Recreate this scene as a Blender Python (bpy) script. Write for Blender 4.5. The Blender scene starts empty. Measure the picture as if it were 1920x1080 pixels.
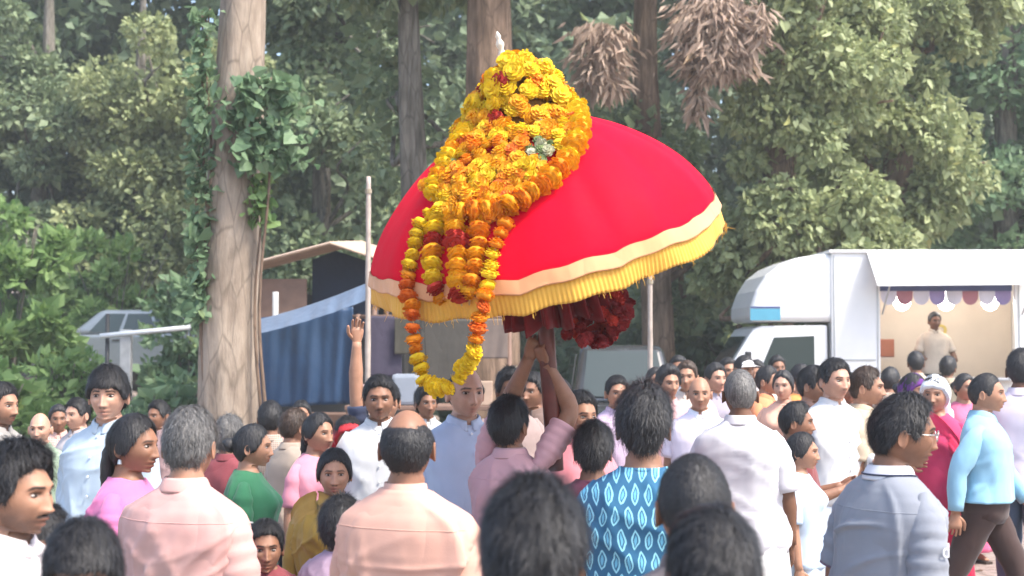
import bpy, bmesh, math, random
import numpy as np
from mathutils import Vector, Matrix, Euler
from mathutils.bvhtree import BVHTree

random.seed(7)
RNG = np.random.default_rng(7)
SC = bpy.context.scene
COL = SC.collection
PI = math.pi

# ------------------------------------------------------------------ camera, sky, sun, exposure
CAM_H = 1.85            # phone held just above head height
FPX = 2637.0            # focal length in photograph pixels (1920 wide)
HOR = 640.0             # photograph row of the horizon
cd = bpy.data.cameras.new('camera')
cam = bpy.data.objects.new('camera', cd)
COL.objects.link(cam)
cam.location = (0, 0, CAM_H)
cam.rotation_euler = (math.radians(90) + math.atan((HOR - 540) / FPX), 0, 0)
cd.sensor_width = 36.0
cd.lens = FPX / 1920 * 36.0
cd.clip_start = 0.05
cd.clip_end = 2000
cd.dof.use_dof = True
cd.dof.focus_distance = 6.4
cd.dof.aperture_fstop = 4.0
SC.camera = cam

SUN_EL, SUN_AZ = math.radians(56), math.atan2(0.70, -0.45)   # azimuth clockwise from +Y
world = bpy.data.worlds.new('World')
SC.world = world
world.use_nodes = True
wn = world.node_tree
sky = wn.nodes.new('ShaderNodeTexSky')
sky.sky_type = 'NISHITA'
sky.sun_disc = False
sky.sun_elevation = SUN_EL
sky.sun_rotation = SUN_AZ
sky.air_density = 1.0
sky.dust_density = 2.5
bg = wn.nodes['Background']
bg.inputs[1].default_value = 0.15
wn.links.new(sky.outputs[0], bg.inputs[0])

sl = bpy.data.lights.new('sun', 'SUN')
sl.energy = 2.1
sl.angle = math.radians(12.0)
sl.color = (1.0, 0.94, 0.85)
sun = bpy.data.objects.new('sun', sl)
COL.objects.link(sun)
sun_dir = Vector((math.sin(SUN_AZ) * math.cos(SUN_EL), math.cos(SUN_AZ) * math.cos(SUN_EL), math.sin(SUN_EL)))
sun.rotation_euler = sun_dir.to_track_quat('Z', 'Y').to_euler()
sun.location = (8, -6, 20)

SC.view_settings.view_transform = 'Standard'
SC.view_settings.look = 'None'
SC.view_settings.exposure = 1.66
SC.view_settings.gamma = 1.0
SC.view_settings.use_curve_mapping = False
SC.cycles.max_bounces = 6
SC.cycles.transparent_max_bounces = 8
SC.cycles.use_denoising = True
SC.cycles.volume_bounces = 0

# ------------------------------------------------------------------ helpers
def at(px, py, Y):
    """A point at depth Y seen at photograph pixel px, py."""
    return Vector(((px - 960) / FPX * Y, Y, CAM_H + (HOR - py) / FPX * Y))

def mesh_np(name, V, quads=None, tris=None, smooth=True):
    V = np.ascontiguousarray(V, dtype=np.float32).reshape(-1, 3)
    quads = np.zeros((0, 4), np.int32) if quads is None else np.asarray(quads, np.int32).reshape(-1, 4)
    tris = np.zeros((0, 3), np.int32) if tris is None else np.asarray(tris, np.int32).reshape(-1, 3)
    me = bpy.data.meshes.new(name)
    me.vertices.add(len(V))
    me.vertices.foreach_set('co', V.ravel())
    li = np.concatenate([quads.ravel(), tris.ravel()])
    me.loops.add(len(li))
    me.loops.foreach_set('vertex_index', li)
    nq, nt = len(quads), len(tris)
    me.polygons.add(nq + nt)
    st = np.concatenate([np.arange(nq) * 4, nq * 4 + np.arange(nt) * 3]).astype(np.int32)
    me.polygons.foreach_set('loop_start', st)
    me.polygons.foreach_set('use_smooth', np.full(nq + nt, smooth))
    me.update(calc_edges=True)
    return me

def get_co(me):
    a = np.empty(len(me.vertices) * 3, np.float32)
    me.vertices.foreach_get('co', a)
    return a.reshape(-1, 3)

def point_attr(me, name, arr):
    at_ = me.attributes.new(name, 'FLOAT_COLOR', 'POINT')
    a = np.ones((len(me.vertices), 4), np.float32)
    a[:, :arr.shape[1]] = arr
    at_.data.foreach_set('color', a.ravel())

def obj(name, me, mat=None, parent=None, loc=None, rot=None):
    o = bpy.data.objects.new(name, me)
    COL.objects.link(o)
    if mat is not None and me is not None and len(me.materials) == 0:
        me.materials.append(mat)
    if parent is not None:
        o.parent = parent
    if loc is not None:
        o.location = loc
    if rot is not None:
        o.rotation_euler = rot
    return o

def tag(o, label=None, cat=None, group=None, kind=None):
    if label: o['label'] = label
    if cat: o['category'] = cat
    if group: o['group'] = group
    if kind: o['kind'] = kind
    return o

def thing(name, label, cat, loc=(0, 0, 0), rz=0.0, group=None):
    o = bpy.data.objects.new(name, None)
    o.empty_display_size = 0.1
    COL.objects.link(o)
    o.location = loc
    o.rotation_euler = (0, 0, rz)
    return tag(o, label, cat, group)

def loft(rings, cap0=True, cap1=True, closed=True):
    """rings (R,N,3) -> V, quads, tris; outward when rings run counter-clockwise about the advance axis."""
    rings = np.asarray(rings, float)
    R, N = rings.shape[:2]
    V = rings.reshape(-1, 3)
    idx = np.arange(R * N).reshape(R, N)
    a = idx[:-1]; b = idx[1:]
    if closed:
        q = np.stack([a, np.roll(a, -1, 1), np.roll(b, -1, 1), b], -1).reshape(-1, 4)
    else:
        q = np.stack([a[:, :-1], a[:, 1:], b[:, 1:], b[:, :-1]], -1).reshape(-1, 4)
    t = []
    extra = []
    if cap0:
        extra.append(rings[0].mean(0)); c = R * N + len(extra) - 1
        r = idx[0]
        t.append(np.stack([np.roll(r, -1), r, np.full(N, c)], -1))
    if cap1:
        extra.append(rings[-1].mean(0)); c = R * N + len(extra) - 1
        r = idx[-1]
        t.append(np.stack([r, np.roll(r, -1), np.full(N, c)], -1))
    if extra:
        V = np.concatenate([V, np.array(extra)])
    t = np.concatenate(t) if t else np.zeros((0, 3), int)
    return V, q, t

def catmull(P, n):
    P = np.asarray(P, float)
    if P.ndim == 1: P = P[:, None]
    k = len(P)
    t = np.linspace(0, k - 1, n)
    i = np.clip(t.astype(int), 0, k - 2)
    f = (t - i)[:, None]
    g = lambda j: P[np.clip(j, 0, k - 1)]
    p0, p1, p2, p3 = g(i - 1), g(i), g(i + 1), g(i + 2)
    return 0.5 * ((2 * p1) + (-p0 + p2) * f + (2 * p0 - 5 * p1 + 4 * p2 - p3) * f ** 2 + (-p0 + 3 * p1 - 3 * p2 + p3) * f ** 3)

def tube_rings(path, rad, n=12, rad2=None, up=(0, 1, 0.01), rough=0.0, seed=0):
    path = np.asarray(path, float); K = len(path)
    rad = np.broadcast_to(np.asarray(rad, float), (K,))
    rad2 = rad if rad2 is None else np.broadcast_to(np.asarray(rad2, float), (K,))
    T = np.gradient(path, axis=0)
    T /= np.linalg.norm(T, axis=1, keepdims=True) + 1e-9
    u = np.asarray(up, float)
    out = np.empty((K, n, 3))
    a = np.linspace(0, 2 * PI, n, endpoint=False)
    rg = np.random.default_rng(seed)
    prev = None
    for k in range(K):
        if prev is None:
            s = np.cross(u, T[k])
            if np.linalg.norm(s) < 1e-3: s = np.cross((1, 0, 0), T[k])
        else:
            s = prev - T[k] * prev.dot(T[k])
        s /= np.linalg.norm(s) + 1e-9
        prev = s
        w = np.cross(T[k], s)
        rr = 1 + (rg.normal(0, rough, n) if rough else 0)
        out[k] = path[k] + np.outer(np.cos(a) * rad[k] * rr, s) + np.outer(np.sin(a) * rad2[k] * rr, w)
    return out

def tube(path, rad, n=12, **k):
    return loft(tube_rings(path, rad, n, **k))

class MB:
    """Collects shapes for ONE mesh object."""
    def __init__(s): s.V = []; s.Q = []; s.T = []; s.n = 0
    def add(s, V, q=None, t=None):
        V = np.asarray(V, float).reshape(-1, 3)
        if q is not None and len(q): s.Q.append(np.asarray(q, int) + s.n)
        if t is not None and len(t): s.T.append(np.asarray(t, int) + s.n)
        s.V.append(V); s.n += len(V)
        return s
    def box(s, x0, x1, y0, y1, z0, z1, b=0.0):
        if b <= 0:
            V = [(x, y, z) for z in (z0, z1) for y in (y0, y1) for x in (x0, x1)]
            return s.add(V, [(0, 2, 3, 1), (4, 5, 7, 6), (0, 1, 5, 4), (2, 6, 7, 3), (0, 4, 6, 2), (1, 3, 7, 5)])
        bm = bmesh.new()
        bmesh.ops.create_cube(bm, size=1)
        for v in bm.verts:
            v.co = ((x0 + x1) / 2 + v.co.x * (x1 - x0), (y0 + y1) / 2 + v.co.y * (y1 - y0), (z0 + z1) / 2 + v.co.z * (z1 - z0))
        bmesh.ops.bevel(bm, geom=bm.edges[:], offset=b, segments=2, affect='EDGES', profile=0.6)
        return s.bm(bm)
    def bm(s, bm):
        bm.verts.index_update()
        V = [v.co[:] for v in bm.verts]
        Q = [[v.index for v in f.verts] for f in bm.faces if len(f.verts) == 4]
        T = [[v.index for v in f.verts] for f in bm.faces if len(f.verts) == 3]
        for f in bm.faces:
            if len(f.verts) > 4:
                ids = [v.index for v in f.verts]
                T += [[ids[0], ids[i], ids[i + 1]] for i in range(1, len(ids) - 1)]
        bm.free()
        return s.add(V, Q, T)
    def tube(s, path, rad, n=10, **k): return s.add(*tube(path, rad, n, **k))
    def prism(s, outline, lo, hi, axis=1):
        """2-D outline (list of (a,b)) extruded along an axis (1: a=x b=z along y; 0: a=y b=z along x; 2: a=x b=y along z)."""
        n = len(outline); V = []
        for d in (lo, hi):
            for a, b in outline:
                V.append((a, d, b) if axis == 1 else (d, a, b) if axis == 0 else (a, b, d))
        bm = bmesh.new()
        vs = [bm.verts.new(v) for v in V]
        bm.faces.new(vs[:n]); bm.faces.new(vs[n:][::-1])
        for i in range(n):
            j = (i + 1) % n
            bm.faces.new((vs[i], vs[n + i], vs[n + j], vs[j]))
        bmesh.ops.recalc_face_normals(bm, faces=bm.faces[:])
        bmesh.ops.triangulate(bm, faces=[f for f in bm.faces if len(f.verts) > 4])
        return s.bm(bm)
    def mesh(s, name, smooth=False):
        V = np.concatenate(s.V)
        Q = np.concatenate(s.Q) if s.Q else None
        T = np.concatenate(s.T) if s.T else None
        return mesh_np(name, V, Q, T, smooth)
    def build(s, name, mat, parent=None, smooth=False, loc=None, rot=None):
        return obj(name, s.mesh(name, smooth), mat, parent, loc, rot)

def vnoise(P, seed=0, freq=1.0):
    """Cheap smooth pseudo-noise on points, about -1..1."""
    r = np.random.default_rng(seed)
    out = np.zeros(len(P))
    for k in range(5):
        w = r.normal(0, 1, 3) * freq * (1 + 0.6 * k)
        out += np.sin(P @ w + r.uniform(0, 6.28)) / (1 + 0.5 * k)
    return out / 2.6

def sstep(x, a=0.0, b=1.0):
    t = np.clip((x - a) / (b - a), 0, 1)
    return t * t * (3 - 2 * t)

# ------------------------------------------------------------------ materials
def new_mat(name):
    m = bpy.data.materials.new(name); m.use_nodes = True
    nt = m.node_tree
    return m, nt, nt.nodes['Principled BSDF']

def nd(nt, kind, **props):
    n = nt.nodes.new(kind)
    for k, v in props.items():
        if k == 'inp':
            for kk, vv in v.items(): n.inputs[kk].default_value = vv
        else: setattr(n, k, v)
    return n

def mixc(nt, fac, a, b, blend='MIX'):
    n = nt.nodes.new('ShaderNodeMix'); n.data_type = 'RGBA'; n.blend_type = blend
    for sock, v in ((n.inputs[0], fac), (n.inputs[6], a), (n.inputs[7], b)):
        if isinstance(v, bpy.types.NodeSocket): nt.links.new(v, sock)
        elif sock.type == 'RGBA': sock.default_value = (*v[:3], 1)
        else: sock.default_value = v
    return n.outputs[2]

def ramp(nt, fac, p0, p1, c0=(0, 0, 0), c1=(1, 1, 1)):
    r = nt.nodes.new('ShaderNodeValToRGB')
    r.color_ramp.elements[0].position = p0; r.color_ramp.elements[1].position = p1
    r.color_ramp.elements[0].color = (*c0, 1); r.color_ramp.elements[1].color = (*c1, 1)
    nt.links.new(fac, r.inputs[0])
    return r.outputs[0]

def coords(nt, kind='Object', scale=(1, 1, 1)):
    tc = nt.nodes.new('ShaderNodeTexCoord'); mp = nt.nodes.new('ShaderNodeMapping')
    mp.inputs['Scale'].default_value = scale
    nt.links.new(tc.outputs[kind], mp.inputs[0])
    return mp.outputs[0]

def noise(nt, vec, scale, detail=3, rough=0.55):
    n = nd(nt, 'ShaderNodeTexNoise', inp={'Scale': scale, 'Detail': detail, 'Roughness': rough})
    nt.links.new(vec, n.inputs['Vector'])
    return n.outputs[0]

def bump(nt, bs, height, strength=0.3, dist=0.01):
    b = nd(nt, 'ShaderNodeBump', inp={'Strength': strength, 'Distance': dist})
    nt.links.new(height, b.inputs['Height'])
    nt.links.new(b.outputs[0], bs.inputs['Normal'])

def simple(name, c, rough=0.6, metal=0.0, var=0.12, scale=6.0, bstr=0.1, bscale=60.0, spec=0.5, coat=0.0):
    """Plain surface with a little tonal drift and fine relief."""
    m, nt, bs = new_mat(name)
    v = coords(nt)
    f = noise(nt, v, scale, 4)
    d = tuple(x * (1 - var) for x in c); l = tuple(min(1, x * (1 + var)) for x in c)
    nt.links.new(mixc(nt, ramp(nt, f, 0.3, 0.7), d, l), bs.inputs['Base Color'])
    bs.inputs['Roughness'].default_value = rough
    bs.inputs['Metallic'].default_value = metal
    bs.inputs['Specular IOR Level'].default_value = spec
    bs.inputs['Coat Weight'].default_value = coat
    if bstr: bump(nt, bs, noise(nt, v, bscale, 3), bstr, 0.004)
    return m

_cloth = {}
def cloth(c, sheen=0.15, rough=0.85, name='cloth', crumple=0.42, weave=True):
    key = (tuple(round(x, 3) for x in c), name)
    if key in _cloth: return _cloth[key]
    m, nt, bs = new_mat(name)
    v = coords(nt)
    f = noise(nt, v, 5.0, 4)
    nt.links.new(mixc(nt, ramp(nt, f, 0.3, 0.7), tuple(x * 0.9 for x in c), tuple(min(0.95, x * 1.06) for x in c)), bs.inputs['Base Color'])
    bs.inputs['Roughness'].default_value = rough
    bs.inputs['Sheen Weight'].default_value = sheen
    bs.inputs['Specular IOR Level'].default_value = 0.25
    # crumple: soft creases at two sizes, and a fine weave
    n1 = noise(nt, coords(nt, 'Object', (5, 5, 3)), 1.0, 2, 0.5)
    ab = nd(nt, 'ShaderNodeMath', operation='SUBTRACT'); ab.inputs[1].default_value = 0.5
    nt.links.new(n1, ab.inputs[0])
    a2 = nd(nt, 'ShaderNodeMath', operation='ABSOLUTE'); nt.links.new(ab.outputs[0], a2.inputs[0])
    b1 = nd(nt, 'ShaderNodeBump', inp={'Strength': crumple, 'Distance': 0.05}); nt.links.new(a2.outputs[0], b1.inputs['Height'])
    b2 = nd(nt, 'ShaderNodeBump', inp={'Strength': 0.25, 'Distance': 0.002})
    nt.links.new(noise(nt, v, 260, 2), b2.inputs['Height']); nt.links.new(b1.outputs[0], b2.inputs['Normal'])
    nt.links.new(b2.outputs[0], bs.inputs['Normal'])
    _cloth[key] = m
    return m
# ------------------------------------------------------------------ ground
def ground_z(x, y):
    x = np.asarray(x, float); y = np.asarray(y, float)
    z = 0.95 * sstep(-x, 4.2, 8.5) * sstep(y, 17.5, 24) + 7.0 * sstep(y, 33, 90)
    return z + 0.03 * np.sin(x * 1.3 + y * 0.7) * sstep(y, 14, 20)

def mat_ground():
    m, nt, bs = new_mat('packed_earth')
    v = coords(nt)
    a = mixc(nt, ramp(nt, noise(nt, v, 0.35, 5), 0.35, 0.65), (0.235, 0.175, 0.145), (0.33, 0.27, 0.235))
    b = mixc(nt, ramp(nt, noise(nt, v, 14, 5), 0.42, 0.62), a, (0.17, 0.125, 0.10))
    c = mixc(nt, ramp(nt, noise(nt, v, 46, 3), 0.60, 0.68), b, (0.42, 0.37, 0.33))
    nt.links.new(c, bs.inputs['Base Color']); bs.inputs['Roughness'].default_value = 0.95
    bump(nt, bs, noise(nt, v, 30, 6, 0.7), 0.6, 0.02)
    return m
gx = np.linspace(-130, 130, 131); gy = np.concatenate([np.linspace(-40, 0, 11)[:-1], np.linspace(0, 60, 91)[:-1], np.linspace(60, 260, 51)])
XX, YY = np.meshgrid(gx, gy)
G = np.stack([XX, YY, ground_z(XX, YY)], -1)
o = obj('ground', mesh_np('ground', *loft(G, False, False, False)), mat_ground())
o['kind'] = 'structure'

# ------------------------------------------------------------------ foliage
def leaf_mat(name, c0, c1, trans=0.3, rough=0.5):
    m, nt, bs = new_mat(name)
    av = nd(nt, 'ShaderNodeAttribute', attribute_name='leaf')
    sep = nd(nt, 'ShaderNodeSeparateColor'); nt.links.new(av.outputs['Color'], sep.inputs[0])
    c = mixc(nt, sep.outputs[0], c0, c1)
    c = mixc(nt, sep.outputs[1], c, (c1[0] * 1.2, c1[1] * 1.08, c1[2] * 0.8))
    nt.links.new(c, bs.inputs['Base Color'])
    bs.inputs['Roughness'].default_value = rough
    bs.inputs['Specular IOR Level'].default_value = 0.35
    tr = nd(nt, 'ShaderNodeBsdfTranslucent'); nt.links.new(c, tr.inputs[0])
    mx = nd(nt, 'ShaderNodeMixShader'); mx.inputs[0].default_value = trans
    out = nt.nodes['Material Output']
    nt.links.new(bs.outputs[0], mx.inputs[1]); nt.links.new(tr.outputs[0], mx.inputs[2]); nt.links.new(mx.outputs[0], out.inputs[0])
    return m

def leaf_mesh(name, P, D, L, rg, wr=0.42, fold=0.18, heart=False):
    """One folded leaf at each point P, pointing along D, length L."""
    n = len(P)
    D = D / (np.linalg.norm(D, axis=1, keepdims=True) + 1e-9)
    r = rg.normal(0, 1, (n, 3)); S = np.cross(D, r); S /= np.linalg.norm(S, axis=1, keepdims=True) + 1e-9
    U = np.cross(S, D)
    L = np.broadcast_to(np.asarray(L, float).reshape(-1, 1), (n, 1))
    L = L * np.exp(np.clip(rg.normal(0, .26, (n, 1)), -.6, .42)); W = L * wr * rg.uniform(.75, 1.2, (n, 1))
    cup = fold * rg.uniform(.3, 1.6, (n, 1)); dr = rg.uniform(.02, .3, (n, 1))
    if heart:
        pts = [P, P - D * L * .08 - S * W * .7 + U * W * cup, P + D * L * .28 - S * W + U * W * cup, P + D * L * .66 - S * W * .55 + U * (W * cup * .6 - L * dr * .3), P + D * L - U * L * dr,
               P + D * L * .66 + S * W * .55 + U * (W * cup * .6 - L * dr * .3), P + D * L * .28 + S * W + U * W * cup, P - D * L * .08 + S * W * .7 + U * W * cup]
        V = np.stack(pts, 1); b = (np.arange(n) * 8)[:, None]
        t = np.concatenate([b + np.array([0, q + 1, q]) for q in range(1, 7)])
    else:
        V = np.stack([P, P + D * L * .42 - S * W + U * W * cup, P + D * L - U * L * dr, P + D * L * .42 + S * W + U * W * cup], 1)
        b = (np.arange(n) * 4)[:, None]
        t = np.concatenate([b + np.array([0, 2, 1]), b + np.array([0, 3, 2])])
    k = V.shape[1]
    me = mesh_np(name, V.reshape(-1, 3), None, t, False)
    a = np.clip(rg.normal(.5, .28, n), 0, 1); y = (rg.random(n) < 0.02) * rg.random(n)
    point_attr(me, 'leaf', np.repeat(np.stack([a, y, y * 0], -1), k, 0))
    return me

def clumps(rg, centres, radii, per, flat=0.75, droop=0.35):
    """Leaf points and directions filling the outer part of clumps."""
    centres = np.asarray(centres, float); m = len(centres)
    radii = np.broadcast_to(np.asarray(radii, float), (m,))
    d = rg.normal(0, 1, (m * per, 3)); d /= np.linalg.norm(d, axis=1, keepdims=True)
    rr = rg.uniform(0.25, 1.0, (m * per, 1)) ** 0.6
    R = np.repeat(radii, per)[:, None]
    P = np.repeat(centres, per, 0) + d * rr * R * np.array((1, 1, flat))
    D = d * 0.8 + rg.normal(0, .55, P.shape) + np.array((0, -0.15, -droop))
    return P, D

def bark_mat(name, c0, c1, streak=(14, 14, 1.6)):
    m, nt, bs = new_mat(name)
    f = noise(nt, coords(nt, 'Object', streak), 1.0, 6, 0.62)
    g = noise(nt, coords(nt, 'Object', (1.3, 1.3, 0.9)), 1.0, 4)
    c = mixc(nt, ramp(nt, f, 0.36, 0.62), c0, c1)
    c = mixc(nt, ramp(nt, g, 0.52, 0.70), c, tuple(x * 0.6 for x in c0))
    vo = nd(nt, 'ShaderNodeTexVoronoi', feature='DISTANCE_TO_EDGE', inp={'Scale': 1.0}); nt.links.new(coords(nt, 'Object', (7, 7, 1.7)), vo.inputs['Vector'])
    c = mixc(nt, ramp(nt, vo.outputs[0], 0.0, 0.05, (.55,) * 3, (0,) * 3), c, tuple(x * 0.45 for x in c0))
    nt.links.new(c, bs.inputs['Base Color']); bs.inputs['Roughness'].default_value = 0.9
    bs.inputs['Specular IOR Level'].default_value = 0.2
    bump(nt, bs, f, 0.9, 0.03)
    return m

def trunk_mesh(path, rad, seed, n=28, lobes=0.10):
    path = catmull(path, 40); rad = catmull(np.array(rad, float), 40)[:, 0]
    r = tube_rings(path, rad, n)
    rg = np.random.default_rng(seed)
    a = np.linspace(0, 2 * PI, n, endpoint=False)
    p1, p2, p3 = rg.uniform(0, 6, 3)
    for k in range(len(path)):
        f = 1 + lobes * np.sin(3 * a + p1 + k * .05) + lobes * .6 * np.sin(5 * a + p2 - k * .08) + lobes * .45 * np.sin(9 * a + p3 + 0.6 * math.sin(k * .5)) + rg.normal(0, .012, n)
        r[k] = path[k] + (r[k] - path[k]) * f[:, None]
    return mesh_np('trunk', *loft(r))

def limbs(T, bark, rg, base, top_pts, r0):
    for p in top_pts:
        p = np.asarray(p); b = np.asarray(base) + rg.normal(0, .05, 3)
        m1 = b * .66 + p * .34 + rg.normal(0, .25, 3); m2 = b * .3 + p * .7 + rg.normal(0, .25, 3)
        MB().tube(catmull([b, m1, m2, p], 14), np.linspace(r0, r0 * .25, 14), 8).build('limb', bark, T, smooth=True)

BARK_TAN = bark_mat('bark_tan', (0.23, 0.178, 0.135), (0.36, 0.29, 0.225), (9, 9, 2.2))
BARK_BROWN = bark_mat('bark_brown', (0.12, 0.08, 0.055), (0.27, 0.185, 0.13))
BARK_GREY = bark_mat('bark_grey', (0.10, 0.088, 0.07), (0.24, 0.215, 0.18))
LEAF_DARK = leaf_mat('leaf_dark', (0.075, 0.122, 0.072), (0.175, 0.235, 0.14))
LEAF_FAR = leaf_mat('leaf_far', (0.115, 0.17, 0.098), (0.25, 0.315, 0.18))
LEAF_MID = leaf_mat('leaf_mid', (0.135, 0.19, 0.102), (0.30, 0.365, 0.20))
LEAF_PALE = leaf_mat('leaf_pale', (0.215, 0.262, 0.118), (0.44, 0.48, 0.24))
LEAF_FRESH = leaf_mat('leaf_fresh', (0.135, 0.235, 0.072), (0.29, 0.42, 0.155), 0.42)
LEAF_VINE = leaf_mat('leaf_vine', (0.11, 0.195, 0.10), (0.24, 0.34, 0.185), 0.4)
LEAF_DRY = leaf_mat('leaf_dry', (0.30, 0.21, 0.16), (0.50, 0.38, 0.295), 0.2, 0.8)

def tree(label, base, height, r0, crown, leafmat, n_leaf, L, seed, bark=BARK_GREY, lean=(0, 0), name='tree', group='trees behind the crowd', wr=0.42, droop=.35, clump_r=(.5, .9), heart=False, n_limb=7):
    """crown: list of ellipsoids (dx, dy, z, rx, ry, rz) relative to the base that hold the leaf clumps."""
    rg = np.random.default_rng(seed)
    base = np.array((base[0], base[1], float(ground_z(base[0], base[1]))))
    T = thing(name, label, 'tree', tuple(base), 0, group)
    pth = [(0, 0, -0.3), (lean[0] * .2 + rg.normal(0, .05), 0, height * .3), (lean[0] * .6 + rg.normal(0, .08), lean[1] * .5, height * .62), (lean[0], lean[1], height)]
    obj('trunk', trunk_mesh(pth, [r0 * 1.25, r0, r0 * .8, r0 * .3], seed), bark, T)
    Cs, Rs, Ps = [], [], []
    vol = [c[3] * c[4] * c[5] for c in crown]; tot = sum(vol)
    for c, vv in zip(crown, vol):
        m = max(6, int(70 * vv / tot))
        d = rg.normal(0, 1, (m, 3)); d /= np.linalg.norm(d, axis=1, keepdims=True)
        d *= rg.uniform(.35, 1, (m, 1)) ** .5
        Cs.append(np.array(c[:3]) + d * np.array(c[3:6])); Rs.append(rg.uniform(*clump_r, m)); Ps.append(np.array(c[:3]))
    C_ = np.concatenate(Cs); R_ = np.concatenate(Rs)
    per = max(8, n_leaf // len(C_))
    P, D = clumps(rg, C_, R_, per, .8, droop)
    k = P[:, 2] > -base[2] + 0.05
    P, D = P[k], D[k]
    for c in crown:
        zb = min(max(c[2] - c[5] * 0.7, height * .25), height * .9)
        b = np.array([np.interp(zb, [0, height * .3, height * .62, height], [p[i] for p in pth]) for i in (0, 1)] + [zb])
        tips = [np.array(c[:3]) + rg.normal(0, .5, 3) * np.array(c[3:6]) for _ in range(n_limb)]
        limbs(T, bark, rg, b, tips, r0 * .28)
    obj('crown', leaf_mesh('crown', P, D, L * rg.uniform(.6, 1.35, len(P)), rg, wr, heart=heart), leafmat, T)
    return T

# far wood that closes the view behind everything: one mass
rg = np.random.default_rng(11)
cx = rg.uniform(-24, 24, 640); cy = rg.uniform(35, 48, 640); cz = rg.uniform(0.3, 17, 640) + ground_z(cx, cy) * .5
P, D = clumps(rg, np.stack([cx, cy, cz], -1), rg.uniform(1.2, 2.4, 640), 330, .8, .4)
far = obj('forest', leaf_mesh('forest', P, D, 0.31 * rg.uniform(.6, 1.4, len(P)), rg, .45), LEAF_FAR)
tag(far, 'dark green wood closing the view behind the trees', 'forest', kind='stuff')

# trees, left to right
tree('grey green broadleaf tree filling the top corner above the silver car', ((60 - 960) / FPX * 34.5, 34.5, 0), 11, .22,
     [(0, 0, 5.2, 3.2, 2.0, 2.6), (-1.5, -.5, 8.5, 2.5, 2, 2.0), (1.8, 0, 3.2, 1.8, 1.6, 1.5)], LEAF_MID, 44000, .15, 21, lean=(.3, 0))
tree('leafy tree with pale lit sprays just behind the tan trunk', ((265 - 960) / FPX * 33.5, 33.5, 0), 10, .18,
     [(0, 0, 4.0, 1.8, 1.5, 2.6), (.5, .2, 7.2, 2.0, 1.8, 1.8)], LEAF_PALE, 30000, .145, 22)
tree('shaded green tree between the tan trunk and the twisted grey trunk', ((600 - 960) / FPX * 29, 29, 0), 12, .2,
     [(0, 0, 6.0, 2.0, 1.6, 2.8), (.2, 0, 9.5, 2.2, 2, 1.8), (-.3, .4, 2.8, 1.6, 1.4, 1.3)], LEAF_MID, 32000, .155, 23)
tree('grey trunk wrapped in twisted creepers left of the umbrella peak', ((775 - 960) / FPX * 20, 20, 0), 9.5, .20,
     [(0, .3, 8.3, 2.2, 1.8, 1.3), (-.3, .8, 5.4, .6, .5, 1.0)], LEAF_MID, 9000, .16, 24, BARK_GREY, lean=(-.15, 0))
tree('broad orange brown trunk rising right behind the umbrella peak', ((912 - 960) / FPX * 19, 19, 0), 10, .36,
     [(0, .3, 8.6, 2.4, 1.8, 1.2)], LEAF_MID, 5000, .2, 25, BARK_BROWN, lean=(.05, 0))
tree('tall trunk hung with brown dead fronds right of the umbrella peak', ((1240 - 960) / FPX * 23, 23, 0), 11, .24,
     [(0, .2, 9.2, 2.6, 1.8, 1.4), (-.7, .7, 5.2, 1.2, .6, 1.0), (.4, .8, 3.3, 1.2, .5, 1.0)], LEAF_MID, 16000, .16, 26, BARK_BROWN)
tree('tree smothered in pale creepers standing above the truck cab', ((1450 - 960) / FPX * 22, 22, 0), 10, .26,
     [(0, -.3, 4.0, .9, .7, 1.7), (.5, -.3, 6.6, 1.5, 1.0, 1.8), (-.5, 0, 2.4, .6, .6, 1.1), (.9, -.2, 3.6, .9, .7, 1.1)], LEAF_PALE, 27000, .10, 27, BARK_BROWN, droop=.7, clump_r=(.3, .6), heart=True)
tree('pale yellow green creeper laden tree rising behind the truck roof', ((1690 - 960) / FPX * 23.5, 23.5, 0), 10, .26,
     [(-.2, -.3, 5.0, 1.3, .8, 1.5), (.3, -.2, 7.6, 1.5, 1.0, 1.2), (-.5, -.2, 3.4, 1.2, .8, .9)], LEAF_PALE, 27000, .108, 28, BARK_BROWN, droop=.7, clump_r=(.3, .65), heart=True)
tree('darker green tree with bare branches at the far edge past the truck', ((1890 - 960) / FPX * 27, 27, 0), 11, .22,
     [(0, 0, 4.2, 1.7, 1.4, 1.6), (.4, 0, 8.0, 2.2, 1.6, 1.9), (1.8, .3, 5.5, 1.5, 1.4, 2)], LEAF_VINE, 26000, .145, 29, BARK_GREY)

# the near tan trunk with its climbing vine
bx = (428 - 960) / FPX * 14
T = thing('tree', 'thick tan trunk with vine leaves standing beside the blue tarpaulin stall', 'tree', (bx, 14, 0), 0, 'trees behind the crowd')
obj('trunk', trunk_mesh([(0, 0, -.3), (0, 0, 1.2), (.015, 0, 2.4), (.07, 0, 4.0), (.135, 0, 5.5), (.2, .1, 8), (.25, .2, 10.5)], [.315, .292, .283, .25, .215, .18, .08], 31, 40, .04), BARK_TAN, T)
rg = np.random.default_rng(31)
limbs(T, BARK_TAN, rg, (.2, .1, 7.6), [rg.normal(0, 1, 3) * (1.8, 1.5, .6) + (.2, .2, 9.8) for _ in range(9)], .10)
Cc = rg.normal(0, 1, (60, 3)) * (1.5, 1.4, .7) + (.2, .2, 10.0)
P, D = clumps(rg, Cc, rg.uniform(.4, .8, 60), 110)
obj('crown', leaf_mesh('crown', P, D, .18 * rg.uniform(.6, 1.3, len(P)), rg), LEAF_MID, T)

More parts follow.
